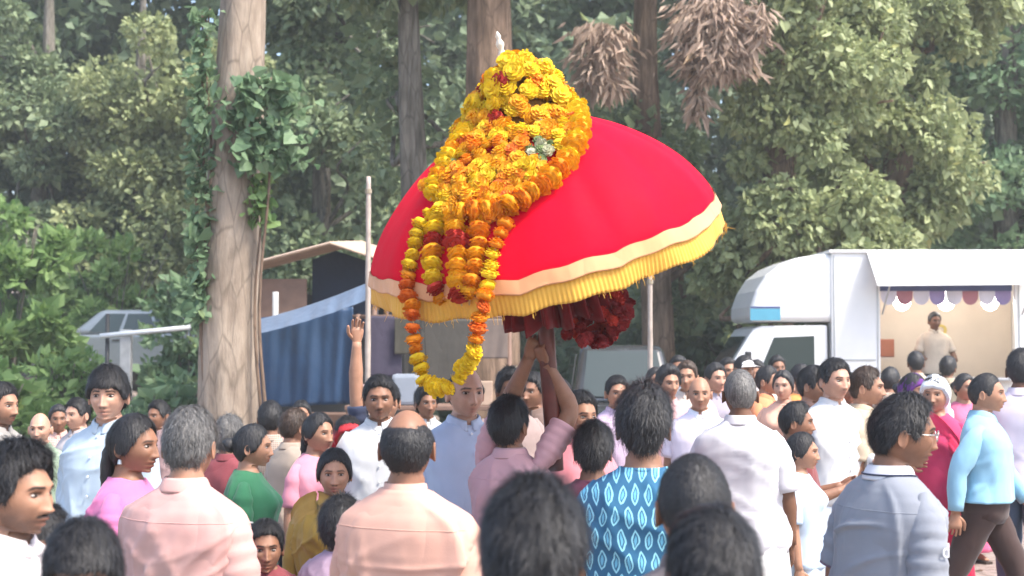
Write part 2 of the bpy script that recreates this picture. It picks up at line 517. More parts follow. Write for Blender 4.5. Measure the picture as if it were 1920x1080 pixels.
def vine(label, x, y, z0, z1, off, spread, n, L, seed, mat=LEAF_VINE):
    """A climber: stems up the trunk and heart leaves that stand off it."""
    rg = np.random.default_rng(seed)
    V_ = thing('climbing_vine', label, 'vine', (x, y, 0), 0, 'climbers on the tan trunk')
    for q in range(3):
        zz = np.linspace(0.2 if q == 0 else z0, z1, 16)
        xs = off[0] + rg.normal(0, .05) + .05 * np.sin(zz * 2.2 + q * 2)
        MB().tube(np.stack([xs, np.full(16, off[1]) + .02 * np.cos(zz * 3 + q), zz], -1), np.linspace(.022, .010, 16), 7).build('stem', BARK_BROWN, V_, smooth=True)
    P = np.stack([off[0] + rg.normal(0, spread[0], n), off[1] - np.abs(rg.normal(0, spread[1], n)), rg.uniform(z0, z1, n)], -1)
    D = rg.normal(0, .5, (n, 3)) + np.array((np.sign(off[0]) * .3, -.5, -.6))
    obj('leaves', leaf_mesh('leaves', P, D, L * rg.uniform(.5, 1.3, n), rg, .48, .12, heart=True), mat, V_)
z = lambda py: CAM_H + (HOR - py) / FPX * 14
vine('ivy running up the shaded edge of the tan trunk', bx, 14, z(600), z(20), (-.24, -.16), (.07, .06), 620, .09, 32)
vine('large leaved vine bursting out across the middle of the tan trunk', bx, 14, z(320), z(150), (.38, -.26), (.22, .12), 460, .118, 33)
vine('yellow green vine trailing below the large leaves on the tan trunk', bx, 14, z(420), z(330), (.34, -.16), (.06, .06), 110, .10, 34, LEAF_FRESH)

# brown dead fronds hanging in the trees
def fronds(label, px, py, Y, w, h, n, seed):
    rg = np.random.default_rng(seed)
    c = at(px, py, Y)
    T = thing('dead_frond_cluster', label, 'dead fronds', tuple(c), 0, 'dead fronds caught in the trees')
    mb = MB()
    for q in range(7):
        a = rg.uniform(-1, 1); mb.tube(catmull([(a * .1, .3, h * .6), (a * w * .4, 0, h * .4), (a * w * .8, -.1, -h * .5)], 10), np.linspace(.03, .01, 10), 6)
    mb.build('stalk', BARK_BROWN, T, smooth=True)
    P = np.stack([rg.normal(0, w * .42, n), rg.normal(0, .22, n), rg.uniform(-h * .45, h * .55, n)], -1)
    D = np.stack([P[:, 0] / w * .8 + rg.normal(0, .45, n), rg.normal(-.1, .45, n), np.full(n, -.9) + rg.normal(0, .3, n)], -1)
    obj('leaves', leaf_mesh('leaves', P, D, .20 * rg.uniform(.5, 1.4, n), rg, .13, .5), LEAF_DRY, T)
fronds('brown dead fronds hanging just above the red canopy', 1130, 110, 21, .42, 1.0, 1200, 41)
fronds('larger bundle of pale brown dead fronds right of the umbrella peak', 1345, 70, 20.5, .58, 1.1, 2600, 42)
fronds('thin strip of dry leaves dangling beside the larger frond bundle', 1432, 40, 20.2, .14, .5, 110, 43)
fronds('faded yellow fronds trailing under the larger frond bundle', 1310, 180, 20.8, .16, .6, 130, 44)

# shrubs on the bank at the left and low plants
def shrub(label, px, Y, rx, ry, h, n, L, mat, seed, name='shrub', heart=False):
    rg = np.random.default_rng(seed)
    x = (px - 960) / FPX * Y; zb = float(ground_z(x, Y))
    T = thing(name, label, 'shrub', (x, Y, zb), 0, 'shrubs on the bank')
    mb = MB()
    for q in range(9):
        a = rg.uniform(0, 6.28); rr = rg.uniform(.3, .8)
        mb.tube(catmull([(0, 0, -.1), (math.cos(a) * rx * rr * .4, math.sin(a) * ry * .4 * rr, h * .45), (math.cos(a) * rx * rr, math.sin(a) * ry * rr, h * .9)], 8), np.linspace(.03, .008, 8), 6)
    mb.build('stem', BARK_GREY, T, smooth=True)
    m = 26
    a = rg.uniform(0, 6.28, m); rr = rg.uniform(0, 1, m) ** .5
    C_ = np.stack([np.cos(a) * rx * rr, np.sin(a) * ry * rr, rg.uniform(.15, 1, m) * h * (1 - .35 * rr ** 2)], -1)
    P, D = clumps(rg, C_, rg.uniform(.22, .42, m), n // m, .85, .2)
    D[:, 2] += .4
    k = P[:, 2] > .02
    obj('foliage', leaf_mesh('foliage', P[k], D[k], L * rg.uniform(.6, 1.3, k.sum()), rg, .36, heart=heart), mat, T)
    return T
shrub('bright green bush arching over the silver car roof', 215, 31.5, 2.2, 1.0, 3.2, 6000, .20, LEAF_FRESH, 51)
shrub('tall fresh green bush at the left border beyond the car', 20, 24, 1.3, .9, 3.2, 4200, .20, LEAF_FRESH, 52)
shrub('leafy green bush against the tan trunk behind the white rail', 352, 26.5, .75, .7, 3.0, 2600, .18, LEAF_VINE, 53)
shrub('low green plants in front of the silver car bonnet', -10, 19.5, .7, .6, 1.25, 2600, .20, LEAF_FRESH, 54)
shrub('dusty green plants below the white rail near the trunk', 318, 18, .5, .5, 1.35, 2000, .17, LEAF_VINE, 55)
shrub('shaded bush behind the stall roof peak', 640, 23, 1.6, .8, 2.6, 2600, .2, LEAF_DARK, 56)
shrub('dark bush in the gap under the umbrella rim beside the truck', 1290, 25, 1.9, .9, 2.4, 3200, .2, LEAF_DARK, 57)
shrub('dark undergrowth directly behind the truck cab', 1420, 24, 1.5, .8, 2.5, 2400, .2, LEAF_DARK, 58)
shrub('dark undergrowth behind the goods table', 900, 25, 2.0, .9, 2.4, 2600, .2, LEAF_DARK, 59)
shrub('small leafy plant in front of the silver car door', 128, 21.5, .40, .3, 1.25, 1100, .16, LEAF_FRESH, 60)
# ------------------------------------------------------------------ people
def srgb(r, g, b):
    f = lambda c: (c / 255 / 12.92) if c / 255 <= 0.04045 else ((c / 255 + 0.055) / 1.055) ** 2.4
    return (f(r), f(g), f(b))

_skin = {}
def skin(tone):
    if tone in _skin: return _skin[tone]
    c = {'dark': (0.165, 0.080, 0.047), 'brown': (0.26, 0.132, 0.08), 'tan': (0.38, 0.205, 0.13), 'fair': (0.50, 0.29, 0.205)}[tone]
    m, nt, bs = new_mat('skin_' + tone)
    v = coords(nt)
    f = noise(nt, v, 22, 4)
    base = mixc(nt, ramp(nt, f, 0.3, 0.72), (c[0] * 0.86, c[1] * 0.82, c[2] * 0.8), (c[0] * 1.08, c[1] * 1.06, c[2] * 1.05))
    av = nd(nt, 'ShaderNodeAttribute', attribute_name='face')
    sep = nd(nt, 'ShaderNodeSeparateColor'); nt.links.new(av.outputs['Color'], sep.inputs[0])
    base = mixc(nt, sep.outputs[0], base, (c[0] * 0.82, c[1] * 0.5, c[2] * 0.52))       # lips
    st = nd(nt, 'ShaderNodeMath', operation='MULTIPLY'); nt.links.new(sep.outputs[2], st.inputs[0])
    nt.links.new(ramp(nt, noise(nt, v, 420, 2), 0.35, 0.65, (0.55,) * 3, (1,) * 3), st.inputs[1])
    base = mixc(nt, st.outputs[0], base, (0.035, 0.028, 0.026))                          # stubble
    base = mixc(nt, sep.outputs[1], base, (0.014, 0.011, 0.010))                         # brows, lash line, moustache, plus painted shade in nostrils, mouth crease, eye sockets
    nt.links.new(base, bs.inputs['Base Color'])
    bs.inputs['Specular IOR Level'].default_value = 0.38
    nt.links.new(ramp(nt, noise(nt, v, 35, 3), .3, .7, (.42,) * 3, (.62,) * 3), bs.inputs['Roughness'])
    bs.inputs['Subsurface Weight'].default_value = 0.12
    bs.inputs['Subsurface Scale'].default_value = 0.012
    bs.inputs['Subsurface Radius'].default_value = (1.0, 0.35, 0.2)
    bump(nt, bs, noise(nt, v, 300, 3), 0.18, 0.002)
    _skin[tone] = m
    return m

_hairm = {}
def hair_mat(kind):
    if kind in _hairm: return _hairm[kind]
    c = {'black': (0.013, 0.012, 0.013), 'grey': (0.10, 0.095, 0.09), 'white': (0.45, 0.44, 0.42), 'brown': (0.045, 0.026, 0.016)}[kind]
    m, nt, bs = new_mat('hair_' + kind)
    f = noise(nt, coords(nt, 'Object', (90, 90, 24)), 1.0, 4)
    nt.links.new(mixc(nt, ramp(nt, f, 0.3, 0.7), tuple(x * 0.55 for x in c), tuple(x * 1.7 for x in c)), bs.inputs['Base Color'])
    bs.inputs['Roughness'].default_value = 0.56
    bs.inputs['Specular IOR Level'].default_value = 0.55
    bump(nt, bs, f, 0.7, 0.006)
    _hairm[kind] = m
    return m

m_eye, nt, bs = new_mat('eye')
v = coords(nt)
ln = nd(nt, 'ShaderNodeVectorMath', operation='LENGTH')
mp = nd(nt, 'ShaderNodeMapping'); mp.inputs['Scale'].default_value = (1, 0, 1); nt.links.new(v, mp.inputs[0]); nt.links.new(mp.outputs[0], ln.inputs[0])
c1 = ramp(nt, ln.outputs['Value'], 0.0062, 0.0072, (0.016, 0.009, 0.006), (0.34, 0.29, 0.26))
nt.links.new(c1, bs.inputs['Base Color']); bs.inputs['Roughness'].default_value = 0.12

FV = dict(jaw=0, nose=1, wing=1, lip=1, cheek=1, brow=1, chin=1, long=1, wide=1)
def head_surface(th, ph):
    """Head in metres, face to -Y, origin at the middle of the skull height. th from the crown, ph from the face."""
    dx, dy, dz = np.sin(th) * np.sin(ph), -np.sin(th) * np.cos(ph), np.cos(th)
    x, y, z = 0.0765 * dx, 0.098 * dy, 0.119 * dz
    k = np.clip(-z / 0.119, 0, 1)
    x = x * FV['wide'] * (1 - (0.26 + FV['jaw']) * k ** 1.4)
    temple = np.exp(-((z - 0.03) / 0.03) ** 2) * np.exp(-((y + 0.055) / 0.03) ** 2)
    x = x * (1 - 0.05 * temple)
    front = sstep(-dy, 0.0, 0.55)
    back = sstep(dy, -0.1, 0.6)
    y = y + back * (0.010 * np.exp(-((z - 0.025) / 0.05) ** 2)) - back * y * 0.30 * sstep(-z, 0.02, 0.11)
    y = y + front * 0.008 * np.exp(-((z - 0.085) / 0.03) ** 2)
    g = lambda a, s: np.exp(-(a / s) ** 2)
    ax = np.abs(x)
    d = np.zeros_like(x)
    d += FV['brow'] * 0.0070 * g(z - 0.026, 0.011) * g(ax - 0.024, 0.024)                                   # brow ridge
    d -= 0.0125 * g(z - 0.004, 0.0115) * g(ax - 0.031, 0.0165)                                  # eye sockets
    d += FV['cheek'] * 0.0050 * g(z + 0.028, 0.020) * g(ax - 0.042, 0.016)                                    # cheekbones
    prof = np.clip((0.016 - z) / 0.056, 0, 1) ** 1.15 * sstep(z, -0.054, -0.041)
    d += FV['nose'] * 0.0265 * prof * g(x, 0.0088 * FV['wing'] + 0.004 * sstep(-z, 0.01, 0.04))                           # nose
    d += FV['wing'] * 0.0100 * g(z + 0.040, 0.0075) * g(ax - 0.0135, 0.0075)                                 # nostril wings
    d += FV['lip'] * 0.0115 * g(z + 0.062, 0.0068) * g(ax, 0.020) + 0.0115 * g(z + 0.0775, 0.0075) * g(ax, 0.017)
    d += 0.0060 * g(z + 0.068, 0.020) * g(ax, 0.026)
    d -= 0.0075 * g(z + 0.0695, 0.0030) * g(ax, 0.024)                                          # mouth line
    d -= 0.0040 * g(z + 0.090, 0.007) * g(ax, 0.02)
    d += FV['chin'] * 0.0240 * g(z + 0.105, 0.017) * g(ax, 0.026)                                            # chin
    y = y - d * front
    return np.stack([x, y, z], -1)

def face_masks(P, beard=0.0, moust=0.0, fem=False):
    x, y, z = P[:, 0], P[:, 1], P[:, 2]
    ax = np.abs(x)
    g = lambda a, s: np.exp(-(a / s) ** 2)
    fr = sstep(-y, 0.03, 0.06)
    lip = np.clip(1.3 * g(z + 0.062, 0.0055) * g(ax, 0.020) + 1.3 * g(z + 0.0775, 0.0065) * g(ax, 0.017), 0, 1) * fr * (0.9 if fem else 0.55)
    bz = 0.0235 + 0.10 * (ax - 0.014) - 2.6 * np.clip(ax - 0.036, 0, 1) ** 1.6 * 3
    brow = sstep(0.0058 - np.abs(z - bz), 0.0, 0.0035) * sstep(ax, 0.008, 0.016) * sstep(0.056 - ax, 0, 0.01) * fr * (0.75 if fem else 0.95)
    lash = 0.85 * sstep(0.0045 - np.abs(z - 0.0095 + 6 * (ax - 0.031) ** 2), 0, 0.0035) * sstep(0.018 - np.abs(ax - 0.031), 0, 0.004) * fr
    lash = np.maximum(lash, 0.35 * g(z - 0.002, 0.009) * g(ax - 0.031, 0.017) * fr)  # soft eye socket shade painted in along with the lashes
    mouthline = 0.6 * g(z + 0.0695, 0.0025) * g(ax, 0.021) * fr
    nost = 0.8 * g(z + 0.0485, 0.004) * g(ax - 0.0085, 0.0045) * fr
    jaw = sstep(-z, 0.038, 0.075) * sstep(-y, -0.025, 0.01) * (1 - np.clip(lip * 1.6, 0, 1)) + 0.6 * sstep(-z, 0.01, 0.05) * sstep(ax, 0.05, 0.062) * sstep(-y, -0.02, 0.0)
    st = np.clip(jaw, 0, 1) * beard
    mm = sstep(0.0065 - np.abs(z + 0.0535 + 0.25 * np.clip(ax - 0.012, 0, 1)), 0, 0.004) * sstep(0.030 - ax, 0, 0.008) * fr * moust
    return np.stack([lip, np.clip(brow + lash + mouthline + nost + mm, 0, 1), np.clip(st, 0, 1)], -1)

TORSO = np.array([  # z, half width, half depth, y offset (at 1.70 m)
    (1.418, .062, .060, .024), (1.402, .086, .068, .027), (1.385, .118, .078, .028), (1.362, .150, .088, .026), (1.335, .172, .097, .020),
    (1.29, .182, .108, .012), (1.22, .180, .118, .004), (1.12, .166, .115, -.002), (1.02, .155, .110, -.002),
    (.94, .166, .114, .004), (.87, .176, .122, .010), (.81, .168, .116, .012), (.765, .120, .09, .01)])

def torso_ring(z, w, belly, fem, n, ph, grow=0.0, square=2.35):
    zz = TORSO[::-1, 0]
    hw = np.interp(z, zz, TORSO[::-1, 1]); hd = np.interp(z, zz, TORSO[::-1, 2]); yo = np.interp(z, zz, TORSO[::-1, 3])
    below = sstep(1.40 - z, 0.0, 0.08)
    hw = hw * (1 + (w - 1) * below); hd = hd * (1 + (w - 1) * 0.8 * below)
    if fem:
        hw = hw * (1 - 0.09 * sstep(z, 1.15, 1.35)); hw = hw * (1 - 0.07 * math.exp(-((z - 1.04) / .09) ** 2))
    hw += grow; hd += grow
    c, s = np.cos(ph), np.sin(ph)
    e = 2 / square
    x = hw * np.sign(s) * np.abs(s) ** e
    y = -hd * np.sign(c) * np.abs(c) ** e
    y = y - belly * math.exp(-((z - 1.03) / 0.13) ** 2) * np.clip(c, 0, 1) ** 1.2
    if fem:
        y = y - 0.042 * math.exp(-((z - 1.235) / 0.06) ** 2) * np.clip(c, 0, 1) * (np.exp(-((np.abs(x) - 0.075) / 0.06) ** 2))
    return np.stack([x, y + yo, np.full_like(x, z)], -1)

def rotm(yaw=0, pitch=0, roll=0):
    return np.array((Euler((math.radians(-pitch), math.radians(roll), math.radians(yaw)), 'XYZ').to_matrix()))

M_FRAME = simple('spectacle_frame', (.5, .48, .45), .3, metal=.8)
JOIN_ONLY = {}
BOOLS = []       # (target mesh, [operand meshes], callback)
def union_later(base, ops, done): BOOLS.append((base, ops, done))

def union_now(base, ops):
    """Union of closed meshes, one at a time; returns a new mesh and frees the inputs."""
    if JOIN_ONLY.pop(base.name, None):                 # overlapping cloth tubes need no cut
        bm = bmesh.new()
        for m in [base] + ops: bm.from_mesh(m)
        me = bpy.data.meshes.new('m'); bm.to_mesh(me); bm.free()
        for m in ops + [base]: bpy.data.meshes.remove(m)
        me.polygons.foreach_set('use_smooth', np.ones(len(me.polygons), bool))
        return me
    sc_ = bpy.data.scenes.new('tmp')
    o = bpy.data.objects.new('u', base); sc_.collection.objects.link(o)
    ps = []
    for m in ops:
        p = bpy.data.objects.new('u', m); sc_.collection.objects.link(p); ps.append(p)
        md = o.modifiers.new('b', 'BOOLEAN'); md.operation = 'UNION'; md.solver = 'EXACT'; md.object = p
    vl = sc_.view_layers[0]
    vl.update()
    me = bpy.data.meshes.new_from_object(o.evaluated_get(vl.depsgraph))
    for p in ps + [o]: bpy.data.objects.remove(p)
    bpy.data.scenes.remove(sc_)
    if len(me.vertices) < len(base.vertices) // 2:
        bm = bmesh.new(); bm.from_mesh(base)
        for m in ops: bm.from_mesh(m)
        bpy.data.meshes.remove(me)
        me = bpy.data.meshes.new('m'); bm.to_mesh(me); bm.free()
    for m in ops + [base]: bpy.data.meshes.remove(m)
    me.polygons.foreach_set('use_smooth', np.ones(len(me.polygons), bool))
    return me

def solve_unions():
    for base, ops, done in BOOLS:
        flat = [(union_now(m[0], m[1:]) if len(m) > 1 else m[0]) if isinstance(m, list) else m for m in ops]
        if len(flat) > 1 and base.name not in JOIN_ONLY:      # arms and ears stand clear of each other: cut them in together
            bm = bmesh.new()
            for m in flat: bm.from_mesh(m)
            one = bpy.data.meshes.new('m'); bm.to_mesh(one); bm.free()
            for m in flat: bpy.data.meshes.remove(m)
            flat = [one]
        done(union_now(base, flat))
    BOOLS.clear()

def arm_path(side, up, fore, k):
    """side +1 is the person's left hand (+X when facing -Y). up/fore: directions of upper arm and forearm (x outward)."""
    S = np.array((0.168 * side, 0.018, 1.330))
    u = np.array(up, float); u[0] *= side; u /= np.linalg.norm(u)
    f = np.array(fore, float); f[0] *= side; f /= np.linalg.norm(f)
    lift = max(0, u[2])
    S = S + np.array((-0.015 * side * lift, 0, 0.05 * lift))
    E = S + u * 0.285
    W = E + f * 0.245
    return S, E, W, u, f

def smooth_arm(S, E, W, n=14):
    P = []
    for t in np.linspace(0, 1, n):
        if t < 0.5: p = S + (E - S) * (t / 0.5)
        else: p = E + (W - E) * ((t - 0.5) / 0.5)
        P.append(p)
    P = np.array(P)
    for _ in range(1):
        P[1:-1] = (P[:-2] + 2 * P[1:-1] + P[2:]) / 4
    return P

def make_hand(W, d, palm_n, side, curl, n=8):
    """Operand meshes for a hand from wrist W along d; palm_n is where the palm faces."""
    d = d / np.linalg.norm(d)
    pn = np.array(palm_n, float); pn -= d * pn.dot(d); pn /= np.linalg.norm(pn) + 1e-9
    s = np.cross(d, pn)               # across the palm
    thumb = s * side
    out = []
    path = [W - d * 0.02, W, W + d * 0.03, W + d * 0.065, W + d * 0.088]
    r = tube_rings(path, [0.027, 0.027, 0.037, 0.042, 0.036], n + 4, rad2=[0.021, 0.020, 0.016, 0.0145, 0.011], up=pn)
    # tube_rings: first axis = cross(up, T) -> across the palm
    out.append(mesh_np('h', *loft(r)))
    L = [0.066, 0.078, 0.072, 0.058]
    for i in range(4):
        off = (0.029 - i * 0.0193)
        b = W + d * (0.082 - 0.004 * abs(i - 1.3)) + thumb * off
        dirv = d.copy(); pts = [b - d * 0.012]; p = b.copy(); pts.append(p.copy())
        ang = 0
        for seg, fr in enumerate((0.45, 0.32, 0.23)):
            ang += curl * (0.75 + 0.12 * i + 0.3 * seg)
            dirv = d * math.cos(ang) + pn * math.sin(ang) + thumb * 0.04 * (1.5 - i)
            p = p + dirv * L[i] * fr
            pts.append(p.copy())
        out.append(mesh_np('h', *tube(catmull(pts, 9), np.interp(np.linspace(0, 1, 9), [0, .8, 1], [.0092, .0076, .0048]), n)))
    b = W + d * 0.022 + thumb * 0.026
    t1 = d * 0.75 + thumb * 0.75 + pn * (0.15 + 0.5 * curl)
    t2 = d * 1.0 + thumb * (0.25 - 0.3 * curl) + pn * (0.2 + 0.7 * curl)
    p1 = b + t1 / np.linalg.norm(t1) * 0.042
    p2 = p1 + t2 / np.linalg.norm(t2) * 0.032
    p3 = p2 + t2 / np.linalg.norm(t2) * 0.02
    out.append(mesh_np('h', *tube(catmull([b - thumb * 0.012, b, p1, p2, p3], 10), np.interp(np.linspace(0, 1, 10), [0, .85, 1], [.0135, .0092, .006]), n)))
    return out

DOWN = ((0.16, 0.02, -1), (0.06, -0.16, -1))

HAIRLINE = {  # azimuth from the face -> hairline height
    'short': ([0, .45, .8, 1.0, 1.2, 1.38, 1.55, 1.75, 2.0, 2.4, PI], [.074, .070, .060, .045, .000, -.018, .006, .004, -.03, -.066, -.084]),
    'fringe': ([0, .45, .8, 1.0, 1.2, 1.38, 1.55, 1.75, 2.0, 2.4, PI], [.036, .036, .033, .022, -.01, -.018, .000, .000, -.03, -.066, -.088]),
    'woman': ([0, .15, .45, .8, 1.0, 1.2, 1.45, 1.75, 2.0, 2.4, PI], [.076, .075, .066, .052, .030, .0, -.030, -.035, -.05, -.075, -.09]),
}

def hair_field(th, ph, P, style, seed):
    """thickness of the hair above the skull at head points P."""
    z = P[..., 2]
    a = np.abs(ph)
    key = 'fringe' if style == 'fringe' else 'woman' if style in ('bun', 'long', 'plait', 'ponytail') else 'short'
    hx, hy = HAIRLINE[key]
    hz = np.interp(a, hx, hy)
    fl = P.reshape(-1, 3) * np.array((1, 1, 0.35))
    ns = vnoise(fl, seed, 130).reshape(z.shape)
    ns2 = vnoise(P.reshape(-1, 3), seed + 3, 55).reshape(z.shape)
    m = sstep(z - hz + 0.004 * ns, -0.004, 0.012)
    if key == 'woman':
        T = 0.014 + 0.004 * sstep(z, 0.0, 0.09) + 0.0012 * ns
        T = T - 0.006 * np.exp(-(P[..., 0] / 0.004) ** 2) * sstep(-P[..., 1], -0.04, 0.0) * sstep(z, 0.05, 0.08)   # parting
    elif style == 'fringe':
        T = 0.019 + 0.006 * sstep(z, 0.02, 0.09) + 0.003 * ns + 0.002 * ns2
    elif style == 'buzz':
        T = 0.0055 + 0.003 * sstep(z, 0.0, 0.09) + 0.0006 * ns
    elif style == 'thick':
        T = 0.016 + 0.020 * sstep(z, -0.01, 0.09) + 0.006 * sstep(-P[..., 1], 0.0, 0.07) * sstep(z, 0.05, 0.09) + 0.0045 * ns + 0.004 * ns2
    else:
        T = 0.009 + 0.013 * sstep(z, -0.01, 0.085) + 0.003 * ns + 0.0025 * ns2
    if style in ('balding', 'bald'):
        top = 0.070 if style == 'balding' else 0.030
        top = top - 0.05 * sstep(-P[..., 1], -0.03, 0.05)
        T = 0.0085 + 0.002 * ns
        m = m * (1 - sstep(z - top + 0.006 * ns2, -0.02, 0.022))
    return -0.007 + (T + 0.007) * m, m

def grid_angles(rows, cols, th_end_front, th_end_back):
    t = np.linspace(-1, 1, cols, endpoint=False) + 1.0 / cols
    ph = PI * (t - 0.30 * np.sin(PI * t) / PI)
    u = np.linspace(0, 1, rows)
    u = u + 0.10 * np.sin(2 * PI * u) / (2 * PI) * 2
    end = np.radians(th_end_back + (th_end_front - th_end_back) * 0.5 * (1 + np.cos(ph)))
    TH = 0.03 + u[:, None] * (end[None, :] - 0.03)
    PH = np.broadcast_to(ph[None, :], TH.shape)
    return TH, PH, ph

def grid_normals(G):
    a = np.gradient(G, axis=0); b = np.roll(G, -1, 1) - np.roll(G, 1, 1)
    n = np.cross(b, a)
    n /= np.linalg.norm(n, axis=-1, keepdims=True) + 1e-9
    # outward
    c = G.mean((0, 1))
    if np.mean(np.sum(n * (G - c), -1)) < 0: n = -n
    return n

def person(px, ytop, s, yaw, label, skin_tone='brown', hair='short', hair_col='black', shirt=(0.8, 0.8, 0.8), sleeve=0.42, long=False,
           lower=('trousers', (0.05, 0.05, 0.06)), head=(0, 0, 0), arms=(DOWN, DOWN), palms=None, curl=(0.45, 0.45), w=1.0, belly=0.0, fem=False,
           child=False, beard=0.0, moust=0.0, collar='shirt', hem=0.80, stride=0.0, lean=(0, 0), seed=None, Y=None, base=0.0, group='crowd around the umbrella',
           shirt_mat=None, extras=(), glasses=False, feet=True, height=None):
    seed = int(px * 7 + ytop) if seed is None else seed
    rg = np.random.default_rng(seed)
    Y = FPX / s if Y is None else Y
    FV.update(jaw=rg.uniform(-.07, .06), nose=rg.uniform(.75, 1.2), wing=rg.uniform(.85, 1.35), lip=rg.uniform(.7, 1.3), cheek=rg.uniform(.5, 1.8), brow=rg.uniform(.5, 1.4), chin=rg.uniform(.75, 1.15), wide=rg.uniform(.96, 1.05) * (1.03 if w > 1.08 else 1))
    H = (CAM_H - (ytop - HOR) / FPX * Y - base) if height is None else height
    k = H / (1.657 + {'thick': .040, 'fringe': .026, 'short': .022, 'buzz': .010, 'bald': .0, 'balding': .0}.get(hair, .018))
    hs = 1.0 if not child else 1.0 + 0.32 * np.clip((1.45 - H) / 0.5, 0, 1)
    X = (px - 960) / FPX * Y
    near = s > 400
    mid = s > 250
    rows, cols = (66, 84) if near else (46, 60) if mid else (32, 42)
    T = thing('person', label, 'person', (X, Y, base), math.radians(yaw), group)
    T.scale = (k, k, k)
    # ---- head frame
    HC = np.array((0, -0.008, 1.538 - (hs - 1) * 0.10))
    piv = HC + np.array((0, 0.022, -0.150))
    Rm = rotm(*head)
    def pose(P, wgt=1.0):
        P = np.asarray(P)
        Q = (P - piv) @ Rm.T + piv
        return P * (1 - wgt) + Q * wgt
    shear = np.array((lean[0], lean[1], 0.0))
    def sh(P):
        P = np.array(P, float)
        P[..., :2] += shear[:2] * np.clip((P[..., 2:3] - 0.9), 0, 2)
        return P
    TH, PH, ph = grid_angles(rows, cols, 152, 116)
    HS = head_surface(TH, PH)
    HP = HS * hs + HC
    rings = [pose(HP[i]) for i in range(rows)]
    def neck(z, rx, ry, yo):
        return np.stack([rx * np.sin(ph), -ry * np.cos(ph) + yo, np.full_like(ph, z)], -1)
    nk = 0.93 if fem or child else 1.0
    last = HP[-1]
    n1 = neck(1.445, .059 * nk, .060 * nk, .018)
    rings.append(pose(last * 0.45 + n1 * 0.55, 0.9))
    rings.append(pose(n1, 0.62))
    rings.append(pose(neck(1.428, .060 * nk, .060 * nk, .022), 0.3))
    for z in np.concatenate([np.linspace(1.418, 1.30, 7), np.linspace(1.25, 0.77, 12)]):
        rings.append(torso_ring(z, w, belly, fem, cols, ph, 0.0))
    rings = sh(np.array(rings))[::-1]                  # bottom to top
    body = mesh_np('body', *loft(rings))
    ops = []
    n = 14 if near else 10 if mid else 8
    aw = 0.92 if fem or child else 1.0
    A = []
    loose = []
    for side, (up, fo), cu, i in ((1, arms[0], curl[0], 0), (-1, arms[1], curl[1], 1)):
        S, E, W, u, f = arm_path(side, up, fo, k)
        S, E, W = sh(S), sh(E), sh(W)
        A.append((S, E, W, u, f, side))
        P = smooth_arm(S, E, W)
        r = np.interp(np.linspace(0, 1, 14), [0, .12, .35, .5, .62, .85, 1], [.022, .048, .046, .040, .043, .032, .027]) * aw * (0.75 + 0.25 * w)
        armop = [mesh_np('a', *tube(P, r, n))]
        ops.append(armop)
        if mid or s > 200:
            pn = palms[i] if palms else (-side * 1.0, 0.25, 0.05)
            hands = make_hand(W, f / np.linalg.norm(f), pn, side if False else (1 if np.dot(np.cross(f, pn), (0, -1, 0)) > 0 else -1), cu, 8 if near else 6)
            if s < 330 or (arms[i] is DOWN): loose += hands
            else: armop += hands
    # ears
    for side in (-1, 1):
        a = np.linspace(0, 2 * PI, 14, endpoint=False)
        c = np.array((0.0735 * side, 0.012, -0.012))
        er = []
        for t, sc, dx in ((0, .55, -.006), (.3, .8, .004), (.6, 1.0, .013), (.8, .93, .017), (1, .66, .0145)):
            yy = 0.0165 * np.cos(a) * sc + 0.012 * (t)
            zz = 0.031 * np.sin(a) * sc * (1 - 0.12 * np.cos(a)) + 0.002
            er.append(np.stack([np.full_like(a, dx * side), yy, zz], -1) + c)
        er = np.array(er) if side > 0 else np.array(er)[:, ::-1]
        ops.append(mesh_np('e', *loft(sh(pose(er * hs + HC)))))
    # legs
    LEG = []
    for side in (1, -1):
        hp = np.array((0.088 * side * (0.6 + 0.4 * w), 0.01, 0.86))
        st = stride * side
        kn = hp + np.array((0.01 * side, -0.40 * math.sin(st), -0.40 * math.cos(st)))
        st2 = st - 0.35 * abs(stride) if st > 0 else st - 0.55 * abs(stride)
        an = kn + np.array((0.0, -0.39 * math.sin(st2), -0.39 * math.cos(st2)))
        LEG.append((hp, kn, an, side))
    low = min(l[2][2] for l in LEG) - 0.085
    for j, (hp, kn, an, side) in enumerate(LEG):
        P = catmull([hp, (hp + kn) / 2, kn, (kn + an) / 2 + np.array((0, .012, 0)), an], 12)
        r = np.interp(np.linspace(0, 1, 12), [0, .25, .5, .65, 1], [.088, .078, .052, .053, .034])
        ops.append(mesh_np('l', *tube(P, r, n)))
        z0 = an[2] - 0.062
        fp = np.array([(an[0], an[1] + .045, z0 + .022), (an[0], an[1] + .02, z0 + .03), (an[0], an[1] - .05, z0 + .032), (an[0], an[1] - .12, z0 + .02), (an[0], an[1] - .175, z0 + .012)])
        ops.append(mesh_np('f', *tube(catmull(fp, 9), np.interp(np.linspace(0, 1, 9), [0, .2, .6, 1], [.03, .036, .042, .022]), 10,
                                     rad2=np.interp(np.linspace(0, 1, 9), [0, .2, .6, 1], [.022, .04, .026, .011]), up=(0, 0, 1))))
    T.location.z = base - low * k
    loose += ops[-4:]; ops = ops[:-4]
